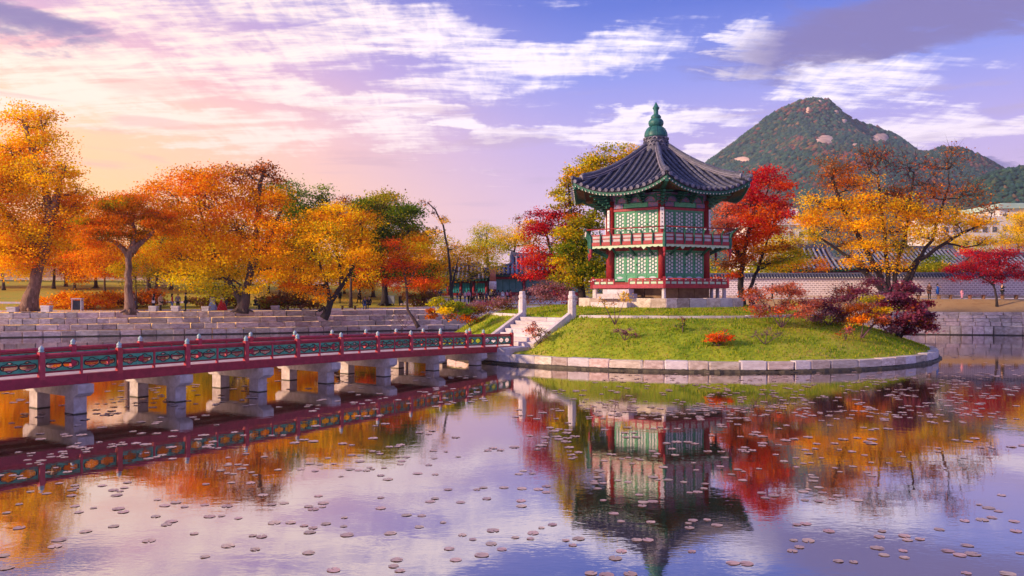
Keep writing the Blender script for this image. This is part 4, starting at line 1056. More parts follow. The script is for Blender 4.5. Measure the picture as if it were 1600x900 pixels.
# behind the pavilion, on the island
tree('maple_tree', 'dark crimson maple spreading left behind the stairs', 'tree', 67, [[(896, 474), (889, 446), (874, 415), (858, 385), (850, 352)], [(880, 430), (845, 425), (815, 422)]],
     [(842, 338, 19, 10, 'crimson'), (862, 350, 28, 14, 'crimson'), (840, 366, 22, 11, 'crimson'), (868, 378, 26, 14, 'rusty'), (846, 394, 28, 11, 'red'), (832, 408, 18, 7, 'red'), (852, 414, 34, 9, 'red'), (836, 428, 24, 6, 'red'), (812, 434, 10, 4, 'red', .8), (872, 428, 26, 9, 'crimson'), (826, 342, 7, 8, 'gold', .5), (890, 345, 18, 14, 'crimson')], .24, 'bark_dark', leaf=.2, dens=170)
tree('broadleaf_tree', 'tall olive green tree rising behind the left side of the pavilion', 'tree', 65, [[(908, 474), (908, 430), (915, 380), (932, 320), (948, 262)], [(914, 395), (895, 350), (888, 290)]],
     [(888, 268, 13, 13, 'olgold', .6), (912, 262, 18, 13, 'olgold', .8), (944, 248, 24, 14, 'olgold'), (978, 238, 20, 11, 'olgold'), (886, 298, 16, 10, 'olgold', .6), (912, 292, 22, 14, 'olgold', .8), (946, 285, 28, 18, 'olgold'), (890, 332, 14, 12, 'rusty', .7), (905, 352, 24, 16, 'olgold'), (915, 385, 30, 18, 'green'), (905, 412, 32, 16, 'olive'), (888, 398, 20, 14, 'olive'), (930, 420, 22, 14, 'green'), (898, 436, 28, 10, 'olgold'), (875, 410, 14, 10, 'yellow', .6), (870, 300, 10, 10, 'olgold', .7), (890, 318, 18, 12, 'olgold', .8), (926, 345, 22, 16, 'olive'), (930, 262, 20, 12, 'olgold', .8), (895, 375, 18, 14, 'olgold'), (900, 280, 16, 12, 'olgold', .7), (880, 440, 18, 10, 'green')], .30, 'bark_dark', leaf=.24, dens=190)
tree('maple_tree', 'bright red maple rising at the right side of the pavilion', 'tree', 65.5, [[(1162, 482), (1157, 446), (1160, 410), (1168, 370), (1180, 325)], [(1176, 482), (1172, 452), (1188, 412), (1202, 368)], [(1160, 410), (1142, 370), (1132, 340)]],
     [(1176, 276, 22, 11, 'red', .75), (1206, 284, 22, 12, 'red', .75), (1152, 298, 22, 12, 'red', .8), (1186, 304, 30, 12, 'red', .8), (1216, 310, 18, 11, 'red', .7), (1140, 326, 20, 12, 'coral'), (1176, 334, 30, 13, 'ember'), (1210, 338, 20, 10, 'red', .8), (1136, 356, 20, 12, 'coral'), (1170, 366, 30, 12, 'ember'), (1202, 366, 22, 10, 'ember', .9), (1140, 388, 20, 10, 'ember'), (1185, 392, 30, 10, 'orange', .9), (1150, 412, 28, 10, 'rusty'), (1196, 412, 26, 9, 'olgold', .9), (1232, 402, 22, 9, 'olgold', .9), (1135, 430, 16, 7, 'ember', .6), (1225, 384, 18, 8, 'rusty', .7), (1222, 292, 16, 10, 'red', .7), (1196, 270, 20, 9, 'red', .7), (1165, 318, 26, 12, 'red', .8), (1222, 328, 18, 10, 'red', .8), (1128, 342, 14, 10, 'coral', .8), (1188, 350, 28, 12, 'ember'), (1216, 352, 18, 10, 'ember', .8), (1160, 380, 24, 10, 'ember')], .30, 'bark_dark', leaf=.22, dens=170, twig_only=.35)
# right bank
tree('zelkova_tree', 'huge many stemmed golden tree with bare dark red top in front of the palace wall', 'tree', 86, [[(1386, 468), (1378, 440), (1352, 385), (1318, 325), (1300, 280)], [(1390, 466), (1386, 420), (1380, 350), (1372, 275)], [(1396, 466), (1400, 420), (1418, 350), (1425, 270)], [(1402, 466), (1424, 420), (1458, 375), (1482, 290)], [(1408, 462), (1436, 408), (1490, 372), (1545, 345)], [(1380, 452), (1330, 405), (1282, 370)]],
     [(1282, 316, 26, 12, 'gold'), (1318, 326, 34, 14, 'gold'), (1362, 318, 32, 16, 'gold', .8), (1405, 328, 36, 16, 'gold'), (1448, 335, 32, 14, 'gold'), (1490, 345, 32, 12, 'gold'), (1530, 352, 22, 9, 'gold', .8), (1262, 340, 22, 10, 'gold'), (1300, 354, 32, 11, 'gold'), (1345, 352, 32, 11, 'gold'), (1395, 360, 34, 12, 'gold', .9), (1440, 368, 32, 9, 'gold', .8), (1490, 370, 28, 8, 'gold', .7), (1272, 368, 16, 7, 'olgold', .8), (1318, 380, 30, 8, 'gold', .7), (1362, 388, 34, 9, 'gold', .8), (1410, 390, 28, 9, 'olgold', .8), (1345, 412, 24, 8, 'gold', .8), (1388, 414, 26, 8, 'gold', .7), (1330, 290, 28, 14, 'orange', .7), (1295, 282, 24, 14, 'rusty', .6), (1400, 300, 30, 12, 'rusty', .5), (1450, 308, 30, 12, 'rusty', .5), (1548, 378, 16, 7, 'gold', .7),
      (1310, 258, 26, 16, 'rusty', .5), (1345, 250, 24, 16, 'rusty', .28), (1380, 250, 30, 20, 'maroon', .10), (1425, 262, 28, 22, 'maroon', .08), (1478, 262, 30, 24, 'rusty', .12), (1445, 285, 26, 14, 'rusty', .15), (1515, 300, 28, 16, 'rusty', .25), (1545, 330, 18, 12, 'rusty', .3)], .42, 'bark_dark', dens=105, twig_only=1.0)
tree('maple_tree', 'small crimson maple with layered branches on the dry slope at the right', 'tree', 80, [[(1558, 486), (1557, 464), (1551, 442), (1562, 412), (1558, 395)], [(1553, 446), (1530, 428), (1500, 420)]],
     [(1540, 396, 24, 8, 'crimson'), (1572, 398, 22, 9, 'crimson'), (1516, 412, 26, 7, 'crimson'), (1556, 414, 30, 8, 'crimson'), (1592, 418, 18, 8, 'crimson'), (1490, 420, 18, 5, 'crimson'), (1530, 428, 28, 6, 'crimson'), (1580, 432, 18, 6, 'crimson'), (1505, 436, 16, 5, 'crimson', .8), (1540, 440, 14, 4, 'crimson', .6)], .13, 'bark_dark', leaf=.2, dens=170)
tree('ginkgo_tree', 'bright yellow tree cut by the right edge below the modern building', 'tree', 128, [[(1590, 440), (1592, 400), (1592, 370)]], [(1585, 352, 24, 14, 'yellow'), (1612, 350, 26, 20, 'yellow'), (1575, 374, 26, 9, 'yellow'), (1600, 382, 30, 9, 'gold')], .3, 'bark', dens=75)
tree('autumn_tree', 'low amber tree behind the wall right of the red maple', 'tree', 101, [[(1236, 452), (1236, 430), (1234, 405)]], [(1205, 385, 22, 9, 'olgold'), (1240, 382, 20, 8, 'olgold', .8), (1222, 402, 32, 8, 'olgold'), (1250, 415, 22, 8, 'orange'), (1205, 418, 24, 9, 'olive'), (1282, 412, 16, 9, 'orange', .8)], .2, 'bark_dark', dens=95)
tree('broadleaf_tree', 'rounded green tree behind the wall under the golden canopy', 'tree', 103, [[(1462, 452), (1462, 430), (1464, 415)]], [(1445, 412, 16, 8, 'olive'), (1470, 408, 22, 8, 'green'), (1460, 420, 26, 7, 'olive')], .18, 'bark_dark', dens=110)
tree('ginkgo_tree', 'yellow green tree filling the gap beside the pale building', 'tree', 140, [[(1225, 445), (1225, 400), (1228, 370)]], [(1218, 375, 22, 14, 'lime'), (1250, 370, 22, 10, 'yellow'), (1240, 392, 26, 10, 'lime')], .2, 'bark_dark', dens=60)
tree('ginkgo_tree', 'lime yellow tree behind the long hall roof at the right', 'tree', 140, [[(1500, 440), (1500, 400), (1500, 380)]], [(1480, 384, 24, 9, 'lime'), (1515, 380, 28, 10, 'yellow'), (1545, 390, 22, 8, 'lime')], .2, 'bark_dark', dens=60)
# grove behind the left lawn
grove = [(-40, 108, 395, 46), (6, 104, 372, 50), (84, 108, 352, 52), (103, 112, 378, 48), (117, 106, 402, 40), (150, 110, 388, 44), (163, 103, 405, 36), (232, 112, 392, 40), (243, 104, 372, 44), (268, 110, 350, 46), (300, 112, 395, 40), (331, 108, 400, 40), (352, 104, 385, 42), (420, 108, 395, 40), (436, 104, 405, 38), (446, 112, 390, 40), (470, 108, 412, 34), (538, 112, 410, 34), (562, 104, 418, 30), (583, 108, 408, 34), (664, 112, 420, 26), (678, 106, 426, 22)]
GROVE_LABELS = ['orange tree at the far left edge of the grove, cut by the frame', 'thick crowned orange tree in the grove left of the tall yellow tree', 'orange grove tree showing right of the leaning trunk of the tall yellow tree', 'thin orange grove tree in front of the rosy brown wall, left one', 'low orange grove tree in front of the rosy brown wall, right one', 'orange grove tree left of the straight pine trunk, farther one', 'short orange grove tree just left of the straight pine trunk', 'grove tree just right of the straight pine trunk', 'nearer grove tree behind the woman with the white bag', 'tall crowned grove tree behind the small group in dark clothes', 'grove tree half hidden behind the left side of the broad orange tree', 'grove tree behind the woman in the pale blue skirt', 'grove tree left of the forked trunk behind the red dotted skirt', 'grove tree right of the forked trunk of the broad orange tree', 'closer dark trunked grove tree above the brown bush', 'taller grove tree above the middle of the brown bush', 'short grove tree left of the leaning golden tree', 'grove tree right of the leaning golden trunk', 'short trunked grove tree behind the seated pair', 'grove tree just left of the tall dark green tree', 'small grove tree behind the orange red maple, farther left', 'small olive grove tree beside the nearly bare leaning tree']
for i, (px, Y, top, rr) in enumerate(grove):
    pal = 'orange' if px < 240 else random.choice(['gold', 'orange', 'olgold', 'yellow'])
    gy = HOR + (CAMZ - ground_z(PX(px, Y), Y)) * F / Y
    bx = random.uniform(-8, 8)
    tree('grove_tree', GROVE_LABELS[i], 'tree', Y, [[(px, gy), (px + bx * .3, gy - 25), (px + bx, top + 15)]],
         [(px + bx + random.uniform(-.5, .5) * rr, top + random.uniform(-6, 30), rr * random.uniform(.45, .7), random.uniform(9, 15), pal) for _ in range(6)], random.uniform(.14, .24), 'bark', dens=62, leaf=.3, group='trees of the grove behind the left lawn')
tree('autumn_tree', 'yellow spotted young tree beside the pine trunk', 'tree', 84, [[(213, 474), (212, 445), (214, 415)]], [(200, 420, 18, 12, 'yellow', .7), (222, 405, 18, 12, 'yellow', .7), (214, 435, 22, 12, 'lime', .6), (240, 425, 18, 12, 'olgold', .6), (250, 440, 14, 8, 'mauve', .5)], .10, 'bark', leaf=.2)
tree('pine_tree', 'dark spreading pine at the right of the flat topped pine', 'tree', 92, [[(230, 474), (232, 430), (250, 390), (262, 350)]], [(275, 345, 28, 9, 'pine'), (290, 365, 30, 10, 'olive'), (262, 378, 28, 9, 'olive'), (285, 390, 26, 9, 'pine'), (245, 395, 24, 9, 'pine')], .24, 'bark', leaf=.3, dens=130, thin=.3, flat=1)

# shrubs
def mound_hit(px, py, Y0):
    for Y in np.arange(39.6, 62, .1):
        q = P(px, py, Y)
        if math.hypot(q.x - CX, q.y - CY) < 16.1 and q.z <= island_z(q.x, q.y): return float(Y)
    return Y0
def shrub(label, Y, foot, stems, lobes, group=None, leaf=.14, dens=260, bark='twig', tw=.8, r=.035, name='shrub', spread=.4):
    if Y < 51: Y = mound_hit(foot[0], foot[1], Y)
    return tree(name, label, 'shrub', Y, [[foot, s] for s in stems], lobes, r, bark, leaf, dens, group, tw, ('stems', 'foliage'), spread)
shrub('green and yellow bush on the island bank beside the bridge railing', 50, (700, 497), [(685, 478), (700, 470), (712, 478)], [(690, 478, 16, 12, 'lime', .8), (712, 484, 18, 12, 'green', .7), (675, 492, 10, 8, 'rusty', .6)])
shrub('brown twiggy bush on the island bank left of the stairs', 50.5, (735, 510), [(720, 490), (735, 480), (750, 490)], [(722, 494, 16, 11, 'rusty', .6), (742, 492, 20, 13, 'brown', .6)], tw=1.2)
shrub('pale pink twiggy shrub leaning over the embankment beyond the bridge', 78, (632, 512), [(620, 498), (640, 492), (650, 500)], [(622, 502, 14, 10, 'mauve', .5), (642, 502, 16, 10, 'coral', .4)], tw=1)
shrub('hazy mauve leafless shrub between the two stone posts', 61, (850, 482), [(830, 460), (850, 455), (875, 460)], [(832, 462, 22, 13, 'mauve', .30), (858, 458, 26, 14, 'mauve', .30), (882, 464, 18, 12, 'plum', .30)], tw=2.2)
shrub('low mauve hedge left of the stair posts', 64, (770, 486), [(740, 476), (770, 474), (800, 476)], [(735, 478, 24, 8, 'mauve', .4), (768, 476, 26, 9, 'mauve', .4), (795, 478, 20, 9, 'brown', .4)], tw=1.4)
shrub('thin sapling with three bare stems and a few ochre leaves on the mound', 45.5, (962, 507), [(940, 470), (958, 465), (975, 470)], [(945, 470, 13, 8, 'gold', .15), (968, 466, 13, 8, 'gold', .2), (980, 462, 10, 6, 'gold', .25)], tw=.5, leaf=.09)
shrub('small red brown bush growing beside the stone steps', 44.5, (843, 537), [(830, 520), (846, 512), (852, 522)], [(832, 518, 10, 9, 'coral', .5), (846, 522, 11, 8, 'brown', .5), (838, 508, 7, 5, 'coral', .4)], leaf=.09)
shrub('dry grey bush on the middle of the grass slope', 43.5, (977, 532), [(968, 520), (980, 516), (988, 522)], [(972, 522, 10, 6, 'mauve', .5), (984, 522, 10, 6, 'mauve', .5)], leaf=.07, tw=1.6)
shrub('sparse rusty seedling high on the grass slope', 43.5, (1067, 520), [(1066, 500)], [(1068, 498, 5, 4, 'rusty', .5), (1064, 512, 12, 5, 'green', .6)], leaf=.08)
shrub('bright orange bush low on the grass slope', 42.5, (1122, 541), [(1108, 530), (1122, 522), (1136, 530)], [(1112, 528, 11, 7, 'ember', .9), (1130, 526, 12, 8, 'ember', .9), (1120, 536, 14, 4, 'green', .7)], leaf=.10)
shrub('large domed coral bush at the right end of the terrace', 46.5, (1222, 512), [(1190, 470), (1205, 458), (1222, 452), (1238, 460), (1252, 478)], [(1188, 468, 18, 15, 'coral', .7), (1208, 456, 20, 14, 'coral', .75), (1234, 460, 19, 15, 'coral', .7), (1252, 476, 17, 14, 'coral', .65), (1204, 482, 24, 11, 'coral', .55), (1236, 488, 22, 10, 'coral', .5)], leaf=.10, tw=1.6)
shrub('mauve and rust shrub right of the coral bush', 50, (1296, 508), [(1276, 488), (1298, 478), (1318, 486)], [(1276, 484, 22, 14, 'coral', .6), (1302, 478, 24, 14, 'plum', .7), (1320, 490, 18, 11, 'rusty', .7), (1290, 496, 22, 8, 'mauve', .5)], leaf=.11, tw=1.6)
shrub('hazy purple shrub in front of the golden tree trunks', 56, (1340, 494), [(1318, 462), (1340, 452), (1360, 462)], [(1318, 456, 22, 12, 'plum', .55), (1345, 450, 24, 12, 'plum', .55), (1366, 466, 22, 14, 'mauve', .5), (1330, 472, 24, 10, 'mauve', .5)], leaf=.11, tw=1.8)
shrub('rust shrub with yellow tips and a slanting bare stem', 48.5, (1345, 528), [(1368, 505), (1378, 495), (1350, 492)], [(1345, 488, 20, 13, 'rusty', .9), (1368, 478, 20, 11, 'olgold', .8), (1358, 502, 20, 9, 'rusty', .9), (1378, 496, 16, 9, 'coral', .7)], leaf=.11, r=.06)
tree('maple_shrub', 'wide dark plum maple shrub drooping to the island edge', 'shrub', 49.5, [[(1404, 534), (1404, 515), (1400, 490)], [(1406, 528), (1425, 500), (1435, 480)], [(1404, 525), (1385, 500), (1375, 485)]],
     [(1385, 466, 22, 10, 'plum'), (1415, 456, 26, 10, 'plum'), (1400, 478, 28, 9, 'plum'), (1432, 474, 22, 9, 'plum'), (1378, 492, 22, 9, 'plum', .8), (1415, 494, 28, 9, 'plum'), (1442, 496, 16, 10, 'plum'), (1390, 508, 20, 8, 'plum', .8), (1432, 512, 22, 9, 'plum'), (1450, 512, 8, 8, 'plum', .8)], .10, 'bark_dark', leaf=.15, dens=260, parts=('stems', 'foliage'), spread=.38)
shrub('small rust shrub at the foot of the plum maple', 45.5, (1322, 531), [(1318, 520), (1326, 516)], [(1320, 520, 9, 8, 'coral', .5), (1328, 512, 6, 5, 'olgold', .5)], leaf=.09)
shrub('pale dry brush low on the right of the mound', 43, (1195, 538), [(1180, 522), (1200, 515), (1225, 520)], [(1185, 524, 12, 6, 'mauve', .08), (1210, 522, 16, 7, 'mauve', .1)], leaf=.06, tw=1.2)
for lab, Y, px, w, pal in (('long orange clipped bush on the lawn left of the pine trunk', 83, 130, 62, 'orange'), ('orange brown bush on the lawn right of the costumed walkers', 86, 445, 46, 'brown'), ('rust bush behind the people by the pine trunk', 86, 215, 40, 'rusty'), ('brown bush behind the costumed walkers', 88, 345, 40, 'brown'), ('low olive bush at the far end of the lawn', 96, 655, 22, 'brown')):
    gy = HOR + (CAMZ - ground_z(PX(px, Y), Y)) * F / Y
    shrub(lab, Y, (px, gy), [(px - w * .5, gy - 14), (px, gy - 18), (px + w * .5, gy - 14)], [(px + w * t, gy - random.uniform(8, 14), w * .34, random.uniform(8, 11), pal, .8) for t in (-.7, -.35, 0, .35, .7)], leaf=.2, dens=130, spread=.5)

# far-off wood behind everything: one mass
def wood(n):
    az_ = rng.uniform(math.atan((-260 - 800) / F), math.atan((1640 - 800) / F), n); Y = rng.uniform(150, 210, n)
    x = np.tan(az_) * Y; px = 800 + F * np.tan(az_)
    top = np.interp(px, [-260, 0, 200, 450, 640, 700, 830, 1000, 1150, 1300, 1640], [380, 385, 392, 400, 408, 418, 408, 400, 415, 418, 405]) + 9 * np.sin(px * .09) + 6 * np.sin(px * .23 + 1)
    zt = CAMZ - (top - HOR) * 160 / F; cz = 3 + (zt - 3) * rng.uniform(0, 1, n) ** .7
    C0 = np.stack([x, Y, cz], 1); m = 9
    pp = np.repeat(C0, m, 0) + rng.normal(0, 1, (n * m, 3)) * [1.3, 1.3, .8]
    cc = np.empty((n, 3))
    for i in range(n):
        p_ = px[i]; cc[i] = pick('orange' if p_ < 250 else ('olgold' if p_ < 700 else random.choice(['lime', 'olgold', 'olive'])), 1)[0] * .8
    cc = np.repeat(cc, m, 0) * rng.uniform(.7, 1.25, (n * m, 1))
    tag(put('distant_wood', leaves_mesh('distant_wood', pp, cc, .85)), kind='stuff')
wood(5200)

# ---------------------------------------------------------------- mountains
def ridge(name, Y, prof, depth, seed, amp=22.0):
    """a hill whose skyline follows prof (photo px, py) at distance Y, falling away before and behind it"""
    xs = np.linspace(prof[0][0], prof[-1][0], 110); py = np.interp(xs, [p[0] for p in prof], [p[1] for p in prof])
    X = (xs - 800) * Y / F; H = CAMZ - (py - HOR) * Y / F
    ys = np.linspace(-1, 1, 44); r_ = np.random.default_rng(seed)
    ph = r_.uniform(0, 6.28, 30); kx = r_.normal(0, .010, 30); ky = r_.normal(0, .010, 30)
    def bump(x, y): return sum(np.sin(kx[i] * x + ky[i] * y + ph[i]) / (1 + i * .06) for i in range(30)) / 5
    GX, GT = np.meshgrid(X, ys, indexing='ij'); GY = Y + GT * depth
    fall = (1 - np.abs(GT)) ** .85
    Z = 2 + (H[:, None] - 2) * fall
    Z = Z + amp * bump(GX, GY) * np.minimum(1, np.abs(GT) * 5) * fall ** .5
    # valleys running down the slope
    Z = Z - np.abs(np.sin(GX * .017 + 1.3 * np.sin(GT * 3 + seed))) * 34 * np.minimum(1, np.abs(GT) * 2.5) * fall
    nx, ny = Z.shape
    V = np.stack([GX, GY, Z], 2).reshape(-1, 3)
    i, j = np.meshgrid(np.arange(nx - 1), np.arange(ny - 1), indexing='ij'); q = (i * ny + j).ravel()
    Q = np.stack([q, q + ny, q + ny + 1, q + 1], 1)
    o = put(name, fast_mesh(name, V, Q, 'hill_ground', smooth=True)); tag(o, kind='structure')
    return GX, GY, Z
def bilin(g3, n, front=True):
    GX, GY, Z = g3; nx, ny = Z.shape; u = rng.uniform(0, nx - 1.001, n); v = rng.uniform(0, (ny - 1) * (.53 if front else 1), n)
    i = u.astype(int); j = v.astype(int); a = u - i; b_ = v - j
    f = lambda A: A[i, j] * (1 - a) * (1 - b_) + A[i + 1, j] * a * (1 - b_) + A[i, j + 1] * (1 - a) * b_ + A[i + 1, j + 1] * a * b_
    return np.stack([f(GX), f(GY), f(Z)], 1)
OCT = np.array([(0, 0, 1), (1, 0, .2), (.5, .87, .1), (-.5, .87, .25), (-1, 0, .1), (-.5, -.87, .2), (.5, -.87, .15), (0, 0, -.5)], float)
OCF = np.array([(0, a + 1, (a + 1) % 6 + 1) for a in range(6)] + [(7, (a + 1) % 6 + 1, a + 1) for a in range(6)])
def forest(name, pts, size, pal, rocks=()):
    n = len(pts)
    keep = np.ones(n, bool)
    for (px, py, rx, ry) in rocks:
        sx = 800 + F * pts[:, 0] / pts[:, 1]; sy = HOR - F * (pts[:, 2] - CAMZ) / pts[:, 1]
        keep &= ((sx - px) / rx) ** 2 + ((sy - py) / ry) ** 2 > .72 + .5 * rng.uniform(0, 1, n)
    pts = pts[keep]; n = len(pts)
    s = size * rng.uniform(.55, 1.35, (n, 1, 1)); jit = 1 + rng.normal(0, .18, (n, 8, 3))
    V = pts[:, None, :] + OCT[None] * s * jit * [1, 1, .9]
    Q = (OCF[None] + (np.arange(n) * 8)[:, None, None]).reshape(-1, 3)
    patch = np.sin(pts[:, 0] * .027 + 2.2 * np.sin(pts[:, 2] * .035)) + np.sin(pts[:, 2] * .05 + pts[:, 0] * .016 + 1.5 * np.sin(pts[:, 0] * .04))
    cols_ = np.array([(.012, .048, .038), (.028, .07, .042), (.055, .072, .036), (.15, .055, .04), (.15, .09, .04)])
    pr = np.stack([np.full(n, .34), np.full(n, .30), .14 + .1 * (patch > .3), .04 + .42 * (patch > .7), .03 + .18 * (patch > 1.0)], 1) if pal else np.tile([.5, .4, .07, .02, .01], (n, 1))
    pr /= pr.sum(1, keepdims=True); idx = (pr.cumsum(1) > rng.uniform(0, 1, (n, 1))).argmax(1)
    c = np.ones((n, 8, 4)); c[:, :, :3] = (cols_[idx] * rng.uniform(.6, 1.3, (n, 1)))[:, None]
    tag(put(name, fast_mesh(name, V.reshape(-1, 3), Q, 'hill_forest', c.reshape(-1, 4))), kind='stuff')
MAINP = [(930, 400), (1000, 335), (1060, 285), (1100, 255), (1130, 232), (1165, 205), (1195, 180), (1225, 162), (1255, 151), (1275, 150), (1292, 153), (1303, 166), (1325, 183), (1360, 197), (1385, 205), (1402, 218), (1425, 240), (1470, 262), (1540, 300), (1640, 350)]
g1 = ridge('mountain', 1500, MAINP, 620, 3)
g2 = ridge('mountain', 1250, [(1380, 330), (1420, 268), (1445, 236), (1470, 227), (1495, 227), (1520, 235), (1545, 250), (1565, 262), (1600, 285), (1680, 330)], 360, 5, 9)
g3 = ridge('hill', 700, [(1440, 360), (1480, 320), (1510, 290), (1540, 268), (1570, 260), (1600, 258), (1660, 250), (1760, 270), (1900, 330)], 200, 8, 4)
ROCKS = [(1288, 220, 15, 9), (1375, 216, 16, 8), (1160, 250, 14, 5), (1262, 172, 4, 4), (1306, 176, 5, 3), (1335, 228, 8, 3), (1280, 160, 5, 2.5), (1318, 190, 6, 3)]
forest('mountain_forest', bilin(g1, 40000), 5.2, True, ROCKS)
forest('mountain_forest', bilin(g2, 15000), 4.2, True)
forest('hill_forest', bilin(g3, 12000), 3.0, False)
def outcrop(px, py, rx, ry, i):
    """bare granite face on the slope at the place seen there: an uneven skin standing proud of the forest floor"""
    GX, GY, Z = g1; r_ = random.Random(i); nx, ny = Z.shape
    sx = 800 + F * GX / GY; sy = HOR - F * (Z - CAMZ) / GY
    m = (np.abs(sx - px) < rx * 1.9) & (np.abs(sy - py) < ry * 2.2) & (GY < 1502)
    ii, jj = np.where(m)
    if not len(ii): return
    i0, i1, j0, j1 = max(ii.min() - 1, 0), min(ii.max() + 1, nx - 1), max(jj.min() - 1, 0), min(jj.max() + 1, ny - 1)
    U = np.linspace(i0, i1 - .001, 46); W = np.linspace(j0, j1 - .001, 46)
    u, w = np.meshgrid(U, W, indexing='ij'); a = u.astype(int); b_ = w.astype(int); fa, fb_ = u - a, w - b_
    L = lambda A: A[a, b_] * (1 - fa) * (1 - fb_) + A[a + 1, b_] * fa * (1 - fb_) + A[a, b_ + 1] * (1 - fa) * fb_ + A[a + 1, b_ + 1] * fa * fb_
    X, Y, Zz = L(GX), L(GY), L(Z)
    n = sum(np.sin(X * r_.gauss(0, .10) + Zz * r_.gauss(0, .10) + r_.uniform(0, 6)) for _ in range(10)) / 3.2
    d = np.sqrt(((800 + F * X / Y - px) / rx) ** 2 + ((HOR - F * (Zz - CAMZ) / Y - py) / ry) ** 2) + .16 * n
    hgt = 6.5 * np.clip(1.05 - d, 0, 1) ** .35 + 1.2 * n * (d < 1); Zz = Zz + hgt * .55 - 1.0; Y = Y - hgt * .8
    V = np.stack([X, Y, Zz], 2).reshape(-1, 3); k = len(W)
    fs = [(p * k + q, (p + 1) * k + q, (p + 1) * k + q + 1, p * k + q + 1) for p in range(len(U) - 1) for q in range(k - 1) if d[p:p + 2, q:q + 2].min() < 1.04]
    if not fs: return
    b = MB(); b.add([tuple(v) for v in V], fs)
    me = b.mesh('rock_outcrop', 'hill_rock', True)
    bm = bmesh.new(); bm.from_mesh(me); bmesh.ops.delete(bm, geom=[v for v in bm.verts if not v.link_faces], context='VERTS'); bm.to_mesh(me); bm.free()
    tag(put('rock_outcrop', me), kind='structure')
for i, rk in enumerate(ROCKS): outcrop(*rk, i)
# ---------------------------------------------------------------- walls with tiled copings
def tiled_wall(label, a, b, z0, h, th=.5, wall='patterned_wall', group=None, pitch=.55):
    a = Vector((a[0], a[1], z0)); b_ = Vector((b[0], b[1], z0)); d = b_ - a; L = d.length; rz = math.atan2(d.y, d.x)
    t = thing('palace_wall', label, 'wall', a, rz, group)
    MB().box((L / 2, 0, h / 2 + .2), (L, th, h - .4)).build('wall_face', wall, t)
    MB().box((L / 2, -.03, .18), (L, th + .12, .40)).build('footing', 'granite', t)
    MB().box((L / 2, 0, h + .05), (L, th + .16, .10)).build('cornice', 'plaster', t)
    bb = MB(); hw = th / 2 + .38
    prof = [(-hw, h + .10), (0, h + .46), (hw, h + .10), (hw, h + .20), (0, h + .56), (-hw, h + .20)]
    bb.add([(x, y, z) for x in (0, L) for y, z in prof], [tuple(range(6)), tuple(range(11, 5, -1))] + [(i, (i + 1) % 6, 6 + (i + 1) % 6, 6 + i) for i in range(6)])
    cp = bb.build('coping', 'tile_bed', t)
    MB().tube([(0, 0, h + .60), (L, 0, h + .60)], .13, 8).build('coping_ridge', 'tile', cp)
    bb = MB(); n = int(L / .34); e = MB()
    for i in range(n):
        x = (i + .5) * L / n
        bb.tube([(x, -hw - .03, h + .19), (x, -.02, h + .58)], .075, 5); e.tube([(x, -hw - .05, h + .13), (x, -hw - .02, h + .13)], .085, 6)
    tag(bb.build('coping_tiles', 'tile', cp), kind='stuff'); tag(e.build('coping_tile_ends', 'rafter_end', cp), kind='stuff')
    return t
tiled_wall('long pale patterned palace wall with dark tiled coping behind the people at the right', (22.0, 97.5), (78, 90.5), 3.35, 2.42)
tiled_wall('rosy brown palace wall beyond the lawn at the far left', (-92, 121), (-46, 123), 6.1, 2.5, wall='rosy_wall')
tiled_wall('grey white palace wall behind the grove left of the middle', (-42, 127), (-18, 128), 5.2, 2.3)

